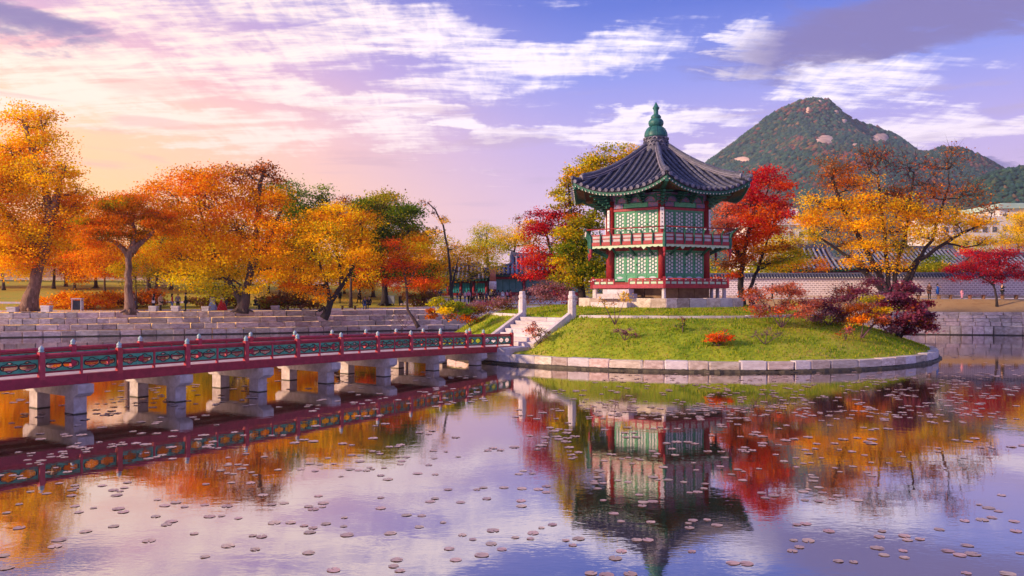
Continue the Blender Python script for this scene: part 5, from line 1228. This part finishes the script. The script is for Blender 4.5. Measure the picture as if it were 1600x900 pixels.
# ---------------------------------------------------------------- halls with tiled roofs
def hall(label, cx, cy, z0, L, W, wall_h, roof_h, rz=0.0, over=1.3, gable=.45, wall='hall_wall', lift=.5, columns=6, name='palace_hall', group=None, base=.5, panel='green_paint', ridge_in=None):
    """hall on a stone base with columns, panels and a hip-and-gable tiled roof whose corners sweep up"""
    t = thing(name, label, 'hall', (cx, cy, z0), rz, group)
    MB().box((0, 0, base / 2), (L + 1.4, W + 1.4, base)).build('stone_base', 'granite', t)
    MB().box((0, 0, base + wall_h / 2 + .1), (L - .3, W - .3, wall_h + .2)).build('wall', wall, t)
    for i in range(columns):
        x = -L / 2 + L * i / (columns - 1)
        for s in (-1, 1): MB().lathe([(.2, 0), (.19, wall_h)], 10, (x, s * W / 2, base)).build('column', 'red_paint', t, True)
        if i < columns - 1:
            w = L / (columns - 1); xc = x + w / 2
            MB().box((xc, -W / 2 + .08, base + wall_h * .52), (w - .55, .10, wall_h * .62)).build('door_panel', panel, t)
            MB().box((xc, -W / 2 + .06, base + wall_h * .10), (w - .42, .12, wall_h * .16)).build('sill', 'red_dark', t)
            MB().box((xc, -W / 2 + .02, base + wall_h * .93), (w - .40, .2, wall_h * .12)).build('lintel', 'red_dark', t)
            for q in (-.25, 0, .25): MB().box((xc + q * (w - .5), -W / 2 + .02, base + wall_h * .52), (.07, .05, wall_h * .62)).build('mullion', 'green_dark', t)
    ze = base + wall_h + .35; HL, HW = L / 2 + over, W / 2 + over; RL = ridge_in if ridge_in is not None else L / 2 - W * gable * .4
    def rz_(u, v):                                       # u along, v across, both -1..1 at the eave
        k = 1 - abs(v); zz = ze + roof_h * (k * .72 + .28 * k * k)
        return zz + lift * (abs(u) ** 5) * (abs(v) ** 3)
    n, m = 16, 7
    for s in (-1, 1):
        b = MB(); vs = []
        for j in range(m + 1):
            v = j / m; half = RL + (HL - RL) * max(0, (v - .45) / .55) if v > .45 else RL
            for i in range(n + 1):
                u = -1 + 2 * i / n; vs.append((u * half, s * v * HW, rz_(u, v)))
        N_ = len(vs); vs += [(x, y, z - .22) for x, y, z in vs]
        q = lambda j, i: j * (n + 1) + i
        fs = [(q(j, i), q(j, i + 1), q(j + 1, i + 1), q(j + 1, i)) for j in range(m) for i in range(n)]
        fs += [tuple(N_ + x for x in reversed(f)) for f in fs] + [(q(m, i), q(m, i + 1), N_ + q(m, i + 1), N_ + q(m, i)) for i in range(n)]
        b.add(vs, fs); rf = b.build('roof_slope', 'tile_bed', t, True)
        rows = int(2 * HL / .62)
        for r_i in range(rows):
            x = -HL + 2 * HL * (r_i + .5) / rows; v0 = 0 if abs(x) < RL else .45 + .55 * (abs(x) - RL) / max(.01, HL - RL)
            if s > 0: continue
            path = []
            for e in np.linspace(v0, 1.02, 6):
                half = RL + (HL - RL) * max(0, (e - .45) / .55); path.append((x, s * e * HW, rz_(x / half, e) + .07))
            MB().tube(path, .17, 5).build('tile_row', 'tile_blue', rf)
    for s in (-1, 1):                                    # hipped ends and gables
        b = MB(); vs = []
        for j in range(5):
            v = .45 + .55 * j / 4; half = RL + (HL - RL) * (v - .45) / .55
            for i in range(9):
                w = (-1 + 2 * i / 8) * v; vs.append((s * half, w * HW, rz_(1, v) - lift * v ** 3 * (1 - (abs(w) / v) ** 3)))
        b.add(vs, [(j * 9 + i, j * 9 + i + 1, j * 9 + 10 + i, j * 9 + 9 + i) for j in range(4) for i in range(8)]); b.build('roof_end', 'tile_bed', t, True)
        b = MB(); x = s * (RL - .05); b.add([(x, -.45 * HW, rz_(0, .45)), (x, .45 * HW, rz_(0, .45)), (x, 0, rz_(0, 0)), (x - s * .2, -.45 * HW, rz_(0, .45)), (x - s * .2, .45 * HW, rz_(0, .45)), (x - s * .2, 0, rz_(0, 0))], [(0, 1, 2), (5, 4, 3), (0, 3, 4, 1), (1, 4, 5, 2), (2, 5, 3, 0)]); b.build('gable', 'wood', t)
        for s2 in (-1, 1):
            pth = [(s * (RL + .02), s2 * v * HW, rz_(0, v) + .22) for v in np.linspace(0, .45, 5)] + [(s * (RL + (HL - RL) * (v - .45) / .55), s2 * v * HW, rz_(1, v) + .2) for v in np.linspace(.55, 1.0, 6)]
            MB().tube(pth, .22, 6).build('hip_ridge', 'tile', t)
    b = MB(); xs = np.linspace(-RL - .1, RL + .1, 13)
    for x0, x1 in zip(xs, xs[1:]):
        f = lambda x: rz_(0, 0) + .25 + .25 * (abs(x) / RL) ** 4
        b.bar((x0, 0, f(x0)), (x1 + .01, 0, f(x1)), .36, .6)
    b.build('main_ridge', 'tile', t)
    e = MB()
    for i in range(int(2 * HL / .5)):
        x = -HL + .25 + i * .5; u = x / HL; e.box((x, -HW + .2, rz_(u, .97) - .32), (.2, .5, .16))
    tag(e.build('rafters', 'green_dark', t), kind='stuff')
    return t
YB = 116
hall('left palace hall with a steep blue grey roof beside the thick orange pillar', PX(842, 112), 116, 3.2, 12.5, 7.0, 2.7, 2.6, 0, 1.5, columns=4, ridge_in=3.9, wall='hall_teal', panel='hall_teal')
MB_ = thing('hall_pillar', 'thick orange red round pillar with a pale foot at the corner of the left hall', 'pillar', P(770, 452, 110.5))
MB().lathe([(.52, 0), (.50, 1.1)], 14).build('stone_foot', 'granite_light', MB_, True)
MB().lathe([(.44, 1.1), (.42, 2.85)], 14).build('shaft', 'pillar_orange', MB_, True)
hall('low side wing with turquoise panels left of the big red column', PX(712, 122), 122, 3.2, 9.6, 5.5, 2.2, 1.9, 0, 1.1, columns=6, wall='hall_teal', panel='teal_panel', ridge_in=3.6)
hall('palace hall seen end on under the left edge of the golden tree', PX(1270, 112), 112, 3.6, 7.5, 6, 2.9, 3.0, 0, 1.2, columns=4, ridge_in=2.0)
hall('long palace hall with a broad tiled roof behind the golden tree', PX(1410, 118), 118, 3.6, 18.5, 7, 3.4, 2.7, 0, 1.4, columns=8, ridge_in=7.3)
hall('orange walled palace hall cut by the right edge behind the crimson maple', PX(1575, 110), 110, 3.5, 13, 6.5, 2.6, 2.2, 0, 1.2, columns=6, wall='hall_orange', panel='hall_orange', ridge_in=5.2)

def modern(label, px0, px1, top, Y, floors, bays, roofcol, name='building', D=18, roof_over=1.0, roof_t=1.3):
    x0, x1 = PX(px0, Y), PX(px1, Y); z1 = CAMZ - (top - HOR) * Y / F; z0 = 3.0; L = x1 - x0; H = z1 - z0
    t = thing(name, label, 'building', ((x0 + x1) / 2, Y, z0))
    MB().box((0, D / 2, H / 2), (L, D, H)).build('wall', 'modern_wall', t)
    MB().box((0, D / 2, H + roof_t / 2), (L + 2 * roof_over, D + 2 * roof_over, roof_t)).build('roof', roofcol, t)
    MB().box((0, D / 2, H + roof_t + .25), (L * .8, D * .8, .5)).build('roof_step', roofcol, t)
    fh = 3.6
    for f in range(floors):
        for i in range(bays):
            x = -L / 2 + L * (i + .5) / bays; z = H - 2.2 - f * fh
            if z < 1: continue
            w = MB().box((x, -.02, z), (L / bays * .62, .12, 1.7)).build('window', 'metal_white', t)
            MB().box((x, -.07, z), (L / bays * .52, .06, 1.45)).build('pane', 'dark_glass', w)
    return t
modern('pale modern building with a mint green flat roof at the right edge', 1562, 1650, 326, 230, 3, 5, 'mint_roof')
modern('long white modern building with windows behind the golden tree', 1470, 1562, 346, 215, 3, 6, 'modern_wall')
modern('white building glimpsed between the red maple and the golden tree', 1172, 1262, 352, 190, 3, 5, 'modern_wall')

# flag on its pole
ft = thing('flag', 'white national flag with a red and blue disc on a pole above the trees', 'flag', P(1233, 430, 135))
fx = PX(1233, 135); fz0 = P(1233, 430, 135).z; fzt = CAMZ - (322 - HOR) * 135 / F
MB().tube([(0, 0, -4), (0, 0, fzt - fz0)], .05, 8).build('pole', 'metal_white', ft)
def cloth(name, mt, f, parent, off=0.0):
    b = MB(); b.plate(f, [], -.012 - off, .012 + off, lambda u, v, d: Vector((u + .05, d + .12 * math.sin(u * 3.2), fzt - fz0 - .1 - v - .28 * u))); return b.build(name, mt, parent)
b = MB(); n = 8
for i in range(n):
    u0, u1 = 1.5 * i / n, 1.5 * (i + 1) / n
    fn = lambda u, v, d: Vector((u + .05, d + .12 * math.sin(u * 3.2), fzt - fz0 - .1 - v - .28 * u))
    b.plate([(u0, 0), (u1, 0), (u1, 1.25), (u0, 1.25)], [], -.01, .01, fn)
fc = b.build('cloth', 'cloth_white_cloth', ft)
for mt, s in (('cloth_red_cloth', 1), ('cloth_bright_blue', -1)):
    cloth('disc_half', mt, [(.75 + .30 * math.cos(a), .62 - s * .30 * math.sin(a)) for a in np.linspace(0, math.pi, 12)], fc, .01)
for u, v in ((.25, .28), (1.25, .28), (.25, .97), (1.25, .97)):
    for q in (-.09, 0, .09):
        dx_, dy_ = (1 if (u < .7) == (v < .6) else -1), 1
        c = (u + q * dx_ * .8, v + q * .8); cloth('bar_mark', 'black_paint', [(c[0] - .11 * dx_, c[1] + .08), (c[0] - .09 * dx_, c[1] + .11), (c[0] + .11 * dx_, c[1] - .08), (c[0] + .09 * dx_, c[1] - .11)], fc, .01)

# ---------------------------------------------------------------- benches, stone seats, boxes
def bench(label, px, Y, w, group='wooden benches'):
    g0 = P(px, 460, Y); t = thing('bench', label, 'bench', (g0.x, Y, ground_z(g0.x, Y)), 0, group)
    for i in range(4): MB().box((0, -.18 + .12 * i, .44), (w, .105, .06)).build('slat', 'wood', t)
    for s in (-1, 1):
        MB().box((s * w * .36, 0, .205), (.14, .46, .41)).build('leg', 'wood', t)
bench('wooden bench on the embankment path left of the leaning golden tree', 460, 84, 1.9)
bench('wooden bench on the embankment path right of the leaning golden tree', 545, 86, 1.9)
bench('wooden bench by the wall beside the person in the blue coat', 1476, 85, 1.7)
bench('wooden bench by the wall right of the child in pink', 1526, 85, 2.0)
bench('wooden bench by the wall behind the crimson maple trunk', 1577, 84.5, 2.0)
bench('wooden bench by the wall left of the man in the dark coat', 1425, 86, 1.9)
for lab, px, Y, w, h in (('pale stone seat block at the far left of the path', 20, 74.5, .95, .50), ('pale stone seat block on the path right of the leaning trunk', 73, 74.8, .9, .62), ('pale stone seat block beside the woman in the beige coat', 240, 77, .8, .55), ('pale stone seat block in front of the couple in dark clothes', 275, 77.6, .8, .55), ('grey stone seat block left of the costumed walkers', 322, 78.5, .8, .5), ('grey stone seat block beside the left bench', 430, 83, .8, .5)):
    g0 = P(px, 460, Y); z = ground_z(g0.x, Y); t = thing('stone_stool', lab, 'stone stool', (g0.x, Y, z), 0, 'stone seats on the embankment')
    put('seat_top', random.choice(STONES['granite_light']), t, (0, 0, h - .1), 0, (w, .6, .2)); put('seat_base', random.choice(STONES['granite_light']), t, (0, 0, (h - .2) / 2), 0, (w * .9, .54, h - .2))
g0 = P(121, 486, 77.5); t = thing('notice_box', 'white framed rubbish box with dark opening on the path at the left', 'box', (g0.x, 77.5, ground_z(g0.x, 77.5)), R(12))
for s in (-1, 1):
    for q in (-1, 1): MB().box((s * .4, q * .3, .6), (.07, .07, 1.2)).build('frame_post', 'metal_white', t)
MB().box((0, 0, .62), (.68, .5, .9)).build('bin', 'metal_dark', t); MB().box((0, 0, 1.24), (.98, .76, .08)).build('lid', 'metal_white', t); MB().box((.47, 0, .62), (.03, .5, .8)).build('side_panel', 'metal_white', t)
for nm, lab, px, Y, w, h, mt in (('utility_box', 'grey blue utility cabinet on the lawn behind the orange red maple', 611, 97, .85, .95, 'metal_grey'), ('utility_box', 'dark loudspeaker box on the lawn left of the plaza', 627, 98, .6, .9, 'metal_dark'), ('sign_board', 'small white sign board at the edge of the plaza', 646, 99, .4, .45, 'metal_white')):
    g0 = P(px, 470, Y); t = thing(nm, lab, nm.split('_')[1], (g0.x, Y, ground_z(g0.x, Y)))
    MB().box((0, 0, .25 + h / 2), (w, .4, h)).build('case', mt, t); MB().box((0, 0, .27 + h), (w + .08, .48, .05)).build('top', mt, t)
    for s in (-1, 1): MB().box((s * w * .35, 0, .14), (.08, .3, .28)).build('foot', 'metal_dark', t)

# ---------------------------------------------------------------- people
def skin(name, joints, bones, rad, mt, sub=1):
    me = bpy.data.meshes.new(name); names = list(joints)
    me.from_pydata([joints[k] for k in names], [(names.index(a), names.index(b)) for a, b in bones], []); me.update()
    o = bpy.data.objects.new(name, me); col.objects.link(o)
    o.modifiers.new('skin', 'SKIN').use_smooth_shade = True
    sub_ = o.modifiers.new('sub', 'SUBSURF'); sub_.levels = sub; sub_.render_levels = sub
    for i, k in enumerate(names):
        r = rad[k]; sv = me.skin_vertices[0].data[i]; sv.radius = (r, r) if not isinstance(r, tuple) else r; sv.use_root = (i == 0)
    dg = bpy.context.evaluated_depsgraph_get(); dg.update()
    out = bpy.data.meshes.new_from_object(o.evaluated_get(dg)); out.name = name
    bpy.data.objects.remove(o); bpy.data.meshes.remove(me)
    out.materials.clear(); out.materials.append(MATS[mt]); return out
ARMS = {'hang': ((.245, .03, 1.12), (.25, -.05, .88), (.25, -.08, .78)), 'phone': ((.25, -.05, 1.16), (.14, -.28, 1.30), (.09, -.34, 1.36)), 'bag': ((.25, .05, 1.13), (.2, -.16, .98), (.16, -.24, .96))}
def pose(kind, arm):
    J = {'pelvis': (0, 0, .93), 'belly': (0, 0, 1.08), 'chest': (0, .01, 1.30), 'neck': (0, 0, 1.45), 'jaw': (0, -.03, 1.53), 'head': (0, -.012, 1.62), 'crown': (0, 0, 1.70), 'nose': (0, -.105, 1.585)}
    st = {'stand': (0, 0), 'walk': (.22, -.20), 'sit': (-.45, -.45)}[kind]
    for s, sx, q in (('L', 1, st[0]), ('R', -1, st[1])):
        J['shoulder' + s] = (sx * .17, 0, 1.39)
        a = ARMS[arm if s == 'L' or arm == 'hang' else ('hang' if arm == 'bag' else arm)]
        for nm, p in zip(('elbow', 'wrist', 'hand'), a): J[nm + s] = (sx * p[0], p[1], p[2])
        J['hip' + s] = (sx * .09, 0, .88)
        if kind == 'sit': J['knee' + s] = (sx * .11, -.42, .86); J['ankle' + s] = (sx * .11, -.44, .46); J['toe' + s] = (sx * .12, -.60, .42)
        else: J['knee' + s] = (sx * .09, -.02 + q * .45, .49); J['ankle' + s] = (sx * .09, q, .08 + (.05 if q > 0 else 0)); J['toe' + s] = (sx * .10, q - .15, .035 + (.0 if q <= 0 else .02))
    return J
RADB = {'pelvis': (.14, .10), 'belly': (.125, .09), 'chest': (.15, .10), 'neck': .05, 'jaw': .065, 'head': .085, 'crown': .055, 'nose': .014}
for s in 'LR': RADB.update({'shoulder' + s: .055, 'elbow' + s: .04, 'wrist' + s: .028, 'hand' + s: .035, 'hip' + s: .085, 'knee' + s: .058, 'ankle' + s: .04, 'toe' + s: .032})
TB = [('pelvis', 'belly'), ('belly', 'chest'), ('chest', 'neck')]; HB = [('neck', 'jaw'), ('jaw', 'head'), ('head', 'crown'), ('head', 'nose')]
AB = [x for s in 'LR' for x in (('chest', 'shoulder' + s), ('shoulder' + s, 'elbow' + s), ('elbow' + s, 'wrist' + s))]; HAND = [('wrist' + s, 'hand' + s) for s in 'LR']
LB = [x for s in 'LR' for x in (('pelvis', 'hip' + s), ('hip' + s, 'knee' + s), ('knee' + s, 'ankle' + s))]; FB = [('ankle' + s, 'toe' + s) for s in 'LR']
CACHE = {}
def piece(kind, arm, what):
    key = (kind, arm, what)
    if key in CACHE: return CACHE[key]
    J = pose(kind, arm)
    if what == 'body': B, k, mt = TB + HB + AB + HAND + LB + FB, 1.0, 'skin'
    elif what == 'top': B, k, mt = TB + AB, 1.22, 'cloth_black'
    else: B, k, mt = LB, 1.25, 'cloth_black'
    used = ['pelvis'] + [n for n in J if n != 'pelvis' and any(n in b for b in B)]
    CACHE[key] = skin(what, {n: J[n] for n in used}, B, {n: tuple(x * k for x in RADB[n]) if isinstance(RADB[n], tuple) else RADB[n] * k for n in used}, mt)
    return CACHE[key]
def recolour(me, mt):
    key = (me.name, mt)
    if key not in CACHE: m = me.copy(); m.materials.clear(); m.materials.append(MATS[mt]); CACHE[key] = m
    return CACHE[key]
def person(label, px, Y, face=0.0, kind='stand', top='black', legs='navy', arm='hang', long_coat=False, skirt=None, hair='short', group=None, h=1.0, z=None, bag=None, cat='person'):
    g0 = P(px, 460, Y); z = ground_z(g0.x, Y) if z is None else z
    t = thing('person', label, cat, (g0.x, Y, z + .012), face, group); t.scale = (h, h, h)
    dz = (0, 0, -.40) if kind == 'sit' else (0, 0, 0)
    put('body', piece(kind, arm, 'body'), t, dz)
    put('jacket', recolour(piece(kind, arm, 'top'), 'cloth_' + top), t, dz)
    if skirt:
        MB().lathe([(.13, 1.22), (.20, 1.05), (.36, .6), (.50, .15), (.53, .03), (.48, .03)], 20).build('skirt', 'cloth_' + skirt[0], t, True)
        if skirt[1]:
            b = MB()
            for i in range(46):
                a = i * 2.4; zz = .12 + (i % 9) * .11; r = float(np.interp(zz, [.03, .15, .6, 1.05], [.53, .505, .365, .205])); b.lathe([(.001, -.02), (.02, 0), (.001, .02)], 5, (r * math.cos(a), r * math.sin(a), zz))
            tag(b.build('dots', 'cloth_' + skirt[1], t), kind='stuff')
    else: put('trousers', recolour(piece(kind, arm, 'legs'), 'cloth_' + legs), t, dz)
    if long_coat: MB().lathe([(.185, 1.12), (.20, .9), (.24, .58), (.225, .58)], 14, dz, 1, .72).build('coat_skirt', 'cloth_' + top, t, True)
    for s in (-1, 1):
        if not skirt:
            J = pose(kind, arm); e = J['ankleL' if s > 0 else 'ankleR']
            MB().lathe([(.05, -.08), (.055, -.03), (.045, .03)], 8, (e[0], e[1] * .6 + -.05 * (e[1] == 0) + (e[1] - .06) * .4, e[2] + dz[2]), .9, 2.3).build('shoe', 'cloth_black', t, True)
    hb = MB(); hb.lathe([(.10, 0), (.112, .05), (.10, .10), (.06, .14), (.01, .155)], 12, (0, .018, 1.585 + dz[2]), .88, .95)
    if hair == 'long': hb.lathe([(.06, -.22), (.095, -.16), (.10, 0), (.08, .04)], 10, (0, .055, 1.56 + dz[2]), .95, .6)
    hb.build('hair', 'cloth_hair', t, True)
    if bag:
        b = MB(); b.box((.28, 0, .92), (.12, .28, .26)); bg_ = b.build('bag', 'cloth_' + bag, t)
        MB().tube([(.27, -.1, 1.04), (.12, -.13, 1.30), (.10, 0, 1.45), (.12, .13, 1.3), (.27, .1, 1.04)], .012, 4).build('bag_strap', 'cloth_' + bag, bg_)
    return t
Yp = 79
person('man in dark top and blue jeans standing right of the pine trunk', 209, 79.5, R(20), top='brown_cloth', legs='denim', arm='phone')
person('woman in black with a white bag walking past the stone seat', 240, 79, R(-70), 'walk', 'black', 'black', hair='long', bag='white_cloth')
person('woman in a beige coat walking right by the stone seat', 251, 78.8, R(60), 'walk', 'beige', 'black', 'bag', True, hair='long')
person('woman in a dark red jacket facing the dark dressed couple', 269, 79, R(120), 'stand', 'crimson_cloth', 'denim', hair='long')
person('man in a charcoal jacket in the middle of the small group', 278, 79.3, R(30), 'stand', 'grey_cloth', 'black')
person('tall man in black with a black bag at the right of the small group', 290, 78.8, R(-60), 'stand', 'black', 'black', 'bag', bag='black', h=1.05)
person('woman in traditional dress with a pale blue full skirt', 332, 81, R(10), top='white_cloth', skirt=('sky_cloth', None), hair='long', h=.95)
person('woman in traditional dress with a red dotted full skirt', 347, 80.6, R(-40), top='white_cloth', skirt=('red_cloth', 'white_cloth'), hair='long')
person('companion in dark clothes behind the red dotted skirt', 353, 82.5, R(-30), top='black', legs='navy')
person('person in black crouched over by the bush right of the forked tree', 399, 82, R(80), 'sit', 'black', 'black', 'phone', z=ground_z(PX(399, 82), 82) + .12)
person('seated person in a navy coat on the left of the pair by the bench', 570, 84.5, R(10), 'sit', 'navy', 'denim', 'bag', z=ground_z(PX(570, 84.5), 84.5) + .08, hair='long')
person('seated man in a black coat on the right of the pair by the bench', 577, 84.5, R(-20), 'sit', 'black', 'black', 'bag', z=ground_z(PX(577, 84.5), 84.5) + .12)
person('distant person in black on the lawn behind the leaning golden tree', 531, 98, R(30), top='black', legs='black', long_coat=True)
person('distant person in black walking the lawn right of the leaning golden tree', 561, 99, R(-50), 'walk', 'black', 'black')
person('visitor in beige at the left of the four on the plaza', 670, 104, R(20), 'walk', 'beige', 'black')
person('visitor in black second of the four on the plaza', 675, 104.6, R(-20), top='black', legs='black')
person('visitor in red third of the four on the plaza', 680, 104, R(40), top='crimson_cloth', legs='navy')
person('visitor in navy at the right of the four on the plaza', 687, 104.8, R(10), top='navy', legs='black', hair='long')
random.seed(77)
cl = ['black', 'navy', 'grey_cloth', 'white_cloth', 'black', 'brown_cloth', 'crimson_cloth', 'navy', 'beige', 'black', 'pink']
for i, px in enumerate([714, 719, 726, 733, 740, 745, 750, 755, 760, 765, 769, 774, 779, 786, 792, 797]):
    c = cl[(i * 7) % len(cl)]
    ORD = 'first second third fourth fifth sixth seventh eighth ninth tenth eleventh twelfth thirteenth fourteenth fifteenth last'.split()
    person(f"{ORD[i]} visitor from the left in the crowd before the left hall, in {c.replace('_cloth', '').replace('crimson', 'dark red')}", px + random.uniform(-1, 1), 104 + random.uniform(-2.0, 2.5), random.uniform(-3, 3), random.choice(['stand', 'walk', 'stand']), c, random.choice(['black', 'navy', 'denim', 'black']), random.choice(['hang', 'bag', 'phone']), random.random() < .3, hair=random.choice(['short', 'long']), group='crowd in front of the left hall', h=random.uniform(.92, 1.04))
person('lone person in black right of the crowd before the left hall', 824, 103, R(40), top='black', legs='black')
person('man in a dark open coat standing by the palace wall at the right', 1452, 86, R(-15), top='brown_cloth', legs='black', arm='bag', long_coat=True)
person('woman in a bright blue coat beside the bench by the palace wall', 1465, 86.2, R(50), 'stand', 'bright_blue', 'navy', 'phone', True, hair='long', h=.96)
person('small child in pink by the palace wall', 1503, 86.5, R(0), top='pink', legs='pink', h=.62)
person('person in black standing behind the crimson maple', 1566, 86, R(90), top='black', legs='black', arm='phone')
random.seed(78)
for i, (px, c) in enumerate(((1181, 'black'), (1207, 'navy'), (1326, 'black'), (1331, 'black'))):
    person(['visitor in black whose head shows over the coral bush', 'visitor in navy behind the right end of the coral bush', 'visitor in black left of the trunks of the golden tree', 'visitor in a dark coat beside the trunks of the golden tree'][i], px, 88 + i * .3, random.uniform(-2, 2), top=c, legs='black')

# ---------------------------------------------------------------- lily pads
def pad_mesh(i):
    r_ = random.Random(i); n = 16; notch = r_.uniform(.22, .4); vs = [(0, 0, .004)]
    for j in range(n + 1):
        a = notch / 2 + (2 * math.pi - notch) * j / n; r = 1 + r_.uniform(-.05, .05)
        vs.append((r * .6 * math.cos(a), r * .6 * math.sin(a), .004)); vs.append((r * math.cos(a), r * math.sin(a), .006 + max(0, r_.uniform(-.03, .05))))
    fs = []
    for j in range(n):
        fs += [(0, 1 + 2 * j, 3 + 2 * j), (1 + 2 * j, 2 + 2 * j, 4 + 2 * j, 3 + 2 * j)]
    return MB().add(vs, fs).mesh('lily_pad', 'lily')
PADS = [pad_mesh(i) for i in range(7)]
spots = []
Lz = [(185,408),(218,403),(172,428),(355,365),(380,356),(268,381),(320,238),(398,228),(365,268),(325,275),(235,302),(292,308),(247,321),(370,310),(386,320),(487,334),(465,410),(515,300),(550,290),(492,282),(577,304),(535,350),(520,360),(607,388),(640,298),(662,302),(710,302),(850,297),(840,296),(655,334),(693,332),(745,340),(640,460),(857,354),(908,353),(790,394),(818,397),(832,393),(797,437),(712,426),(950,363),(978,370),(968,384),(940,389),(1018,357),(1076,338),(1074,365),(1220,387),(1085,392),(1103,396),(965,448),(1043,502),(1240,470),(1260,464),(1230,490),(1250,504),(1310,367),(1385,353),(1270,330),(1318,332),(1295,328),(1345,288),(1360,278),(1440,290),(1490,250),(1510,244),(1575,244),(1400,250),(1445,392),(1478,406),(1540,378),(1535,420),(1505,455),(1568,437),(1404,435),(1425,470),(1190,308),(1008,304),(965,303),(995,270),(1200,182),(1190,206),(1212,218),(1305,200),(1360,203),(1340,174),(940,187),(985,192),(1145,191),(1065,209),(1125,162),(1025,152),(20,323),(60,296),(95,257),(150,196),(60,370),(20,495),(10,457)]
Rz = [(92,490),(126,480),(66,506),(58,524),(10,520),(168,529),(208,524),(190,544),(342,563),(323,585),(247,632),(295,638),(370,634),(562,564),(690,600),(732,602),(390,528),(425,528),(880,529),(926,530),(898,550),(876,562),(990,500),(890,480),(918,477),(1020,594),(1068,597),(1142,553),(1163,575),(1222,562),(1226,583),(1148,518),(1156,500),(1226,515),(1236,528),(1275,525),(1335,495),(1350,490),(1362,562),(1400,575),(1422,545),(1440,572),(1420,632),(1550,634),(1590,570),(1575,500),(1570,470),(1415,468),(1460,418),(1490,428),(1530,388),(1555,392),(1470,465),(1500,458),(1495,470),(1520,438),(318,445),(340,470),(434,472),(552,476),(566,467),(555,490),(610,465),(640,482),(660,480),(285,404),(410,410),(440,408),(407,421),(397,387),(330,342),(362,347),(488,340),(537,347),(580,378),(600,367),(604,352),(555,380),(790,396),(818,389),(780,381),(915,403),(930,407),(960,407),(970,380),(1000,400),(1020,390),(1078,404),(1010,303),(1065,298),(1065,303),(1110,317),(1125,327),(935,325),(1025,315),(850,282),(890,300),(772,305),(686,323),(650,298)]
for x, y in Lz: spots.append((x / 2, 640 + y / 2))
for x, y in Rz: spots.append((800 + x / 2, 580 + y / 2))
random.seed(90)
def scatter(n, x0, x1, y0, y1, clump=.5):
    k = 0
    while k < n:
        px, py = random.uniform(x0, x1), random.uniform(y0, y1)
        for _ in range(1 if random.random() > clump else random.randint(2, 4)):
            spots.append((px + random.gauss(0, 9), py + random.gauss(0, 2.2))); k += 1
scatter(210, 0, 700, 600, 720); scatter(150, 120, 760, 575, 640); scatter(560, 860, 1600, 583, 655, .4); scatter(210, 800, 1600, 640, 725, .35); scatter(50, 420, 1000, 690, 800, .4); scatter(60, 1330, 1600, 545, 600, .3); scatter(70, 0, 420, 690, 780); scatter(30, 820, 1300, 700, 770, .2)
pts = []
for px, py in spots:
    if py < 540: continue
    Y = CAMZ * F / (py - HOR); x = PX(px, Y)
    if math.hypot(x - CX, Y - CY) < 17.1: continue
    r = random.uniform(.06, .115) if py > 700 else random.uniform(.08, .15)
    if any(abs(x - a) < (r + c) * .9 and abs(Y - b) < (r + c) * .9 for a, b, c in pts): continue
    pts.append((x, Y, r))
pts.sort(key=lambda p: p[1])
def pad_zone(x, Y):
    px, py = 800 + F * x / Y, HOR + CAMZ * F / Y
    if py < 720 and px < 760: return 'pale lily pad floating on the dark bridge reflection', 'lily pads on the bridge reflection'
    if 885 < px < 1170 and py < 860: return 'pale lily pad floating on the dark pavilion reflection', 'lily pads on the pavilion reflection'
    if py < 780 and px > 1100: return 'pale lily pad floating on the tree reflections at the right', 'lily pads on the right tree reflections'
    if py < 760: return 'lily pad floating on the bright water between bridge and pavilion reflections', 'lily pads on the middle water'
    if px < 420: return 'brownish pink lily pad floating in the left foreground', 'lily pads in the left foreground'
    if px < 885: return 'brownish pink lily pad floating in the middle foreground', 'lily pads in the middle foreground'
    return 'brownish pink lily pad floating in the right foreground', 'lily pads in the right foreground'
for x, Y, r in pts[:300]:
    o = put('lily_pad', random.choice(PADS), None, (x, Y, .006), random.uniform(0, 6.28), (r, r * random.uniform(.85, 1), .12))
    lb, gr = pad_zone(x, Y); tag(o, lb, 'lily pad', gr)
b = MB()
for x, Y, r in pts[300:]:
    me = PADS[0]; a = random.uniform(0, 6.28); c, s = math.cos(a) * r, math.sin(a) * r
    b.add([(x + v.co.x * c - v.co.y * s, Y + v.co.x * s + v.co.y * c, .006 + v.co.z * .3) for v in me.vertices], [tuple(p.vertices) for p in me.polygons])
tag(b.build('lily_pads', 'lily'), kind='stuff')

# fallen leaves on the lawn, path and mound
def litter(n):
    p = []
    while len(p) < n:
        x = random.uniform(-62, 16); y = shore_y(x) + random.uniform(3, 26)
        if -4 < x < 16 and y < 92: continue
        p.append((x, y, ground_z(x, y) + .03))
    n0 = len(p)
    while len(p) < n * 1.35:
        x, y = CX + random.uniform(-15, 15), CY + random.uniform(-16, 2)
        if math.hypot(x - CX, y - CY) < 15.9 and math.hypot(x - 10.2, y - 56.4) > 6.4: p.append((x, y, island_z(x, y) + .05))
    p = np.array(p); tag(put('fallen_leaves', leaves_mesh('fallen_leaves', p, np.where((np.arange(len(p)) < n0)[:, None], pick('orange', len(p)), pick('brown', len(p)) * 1.6), np.where(np.arange(len(p)) < n0, .16, .075), .1)), kind='stuff')
litter(3600)

# ---------------------------------------------------------------- air
if HAZE:
    x0, x1, y0, y1, z0, z1 = -3100, 3100, -300, 2800, -3, 440
    hz = MB().box(((x0 + x1) / 2, (y0 + y1) / 2, (z0 + z1) / 2), (x1 - x0, y1 - y0, z1 - z0)).build('haze', 'haze'); tag(hz, kind='stuff')
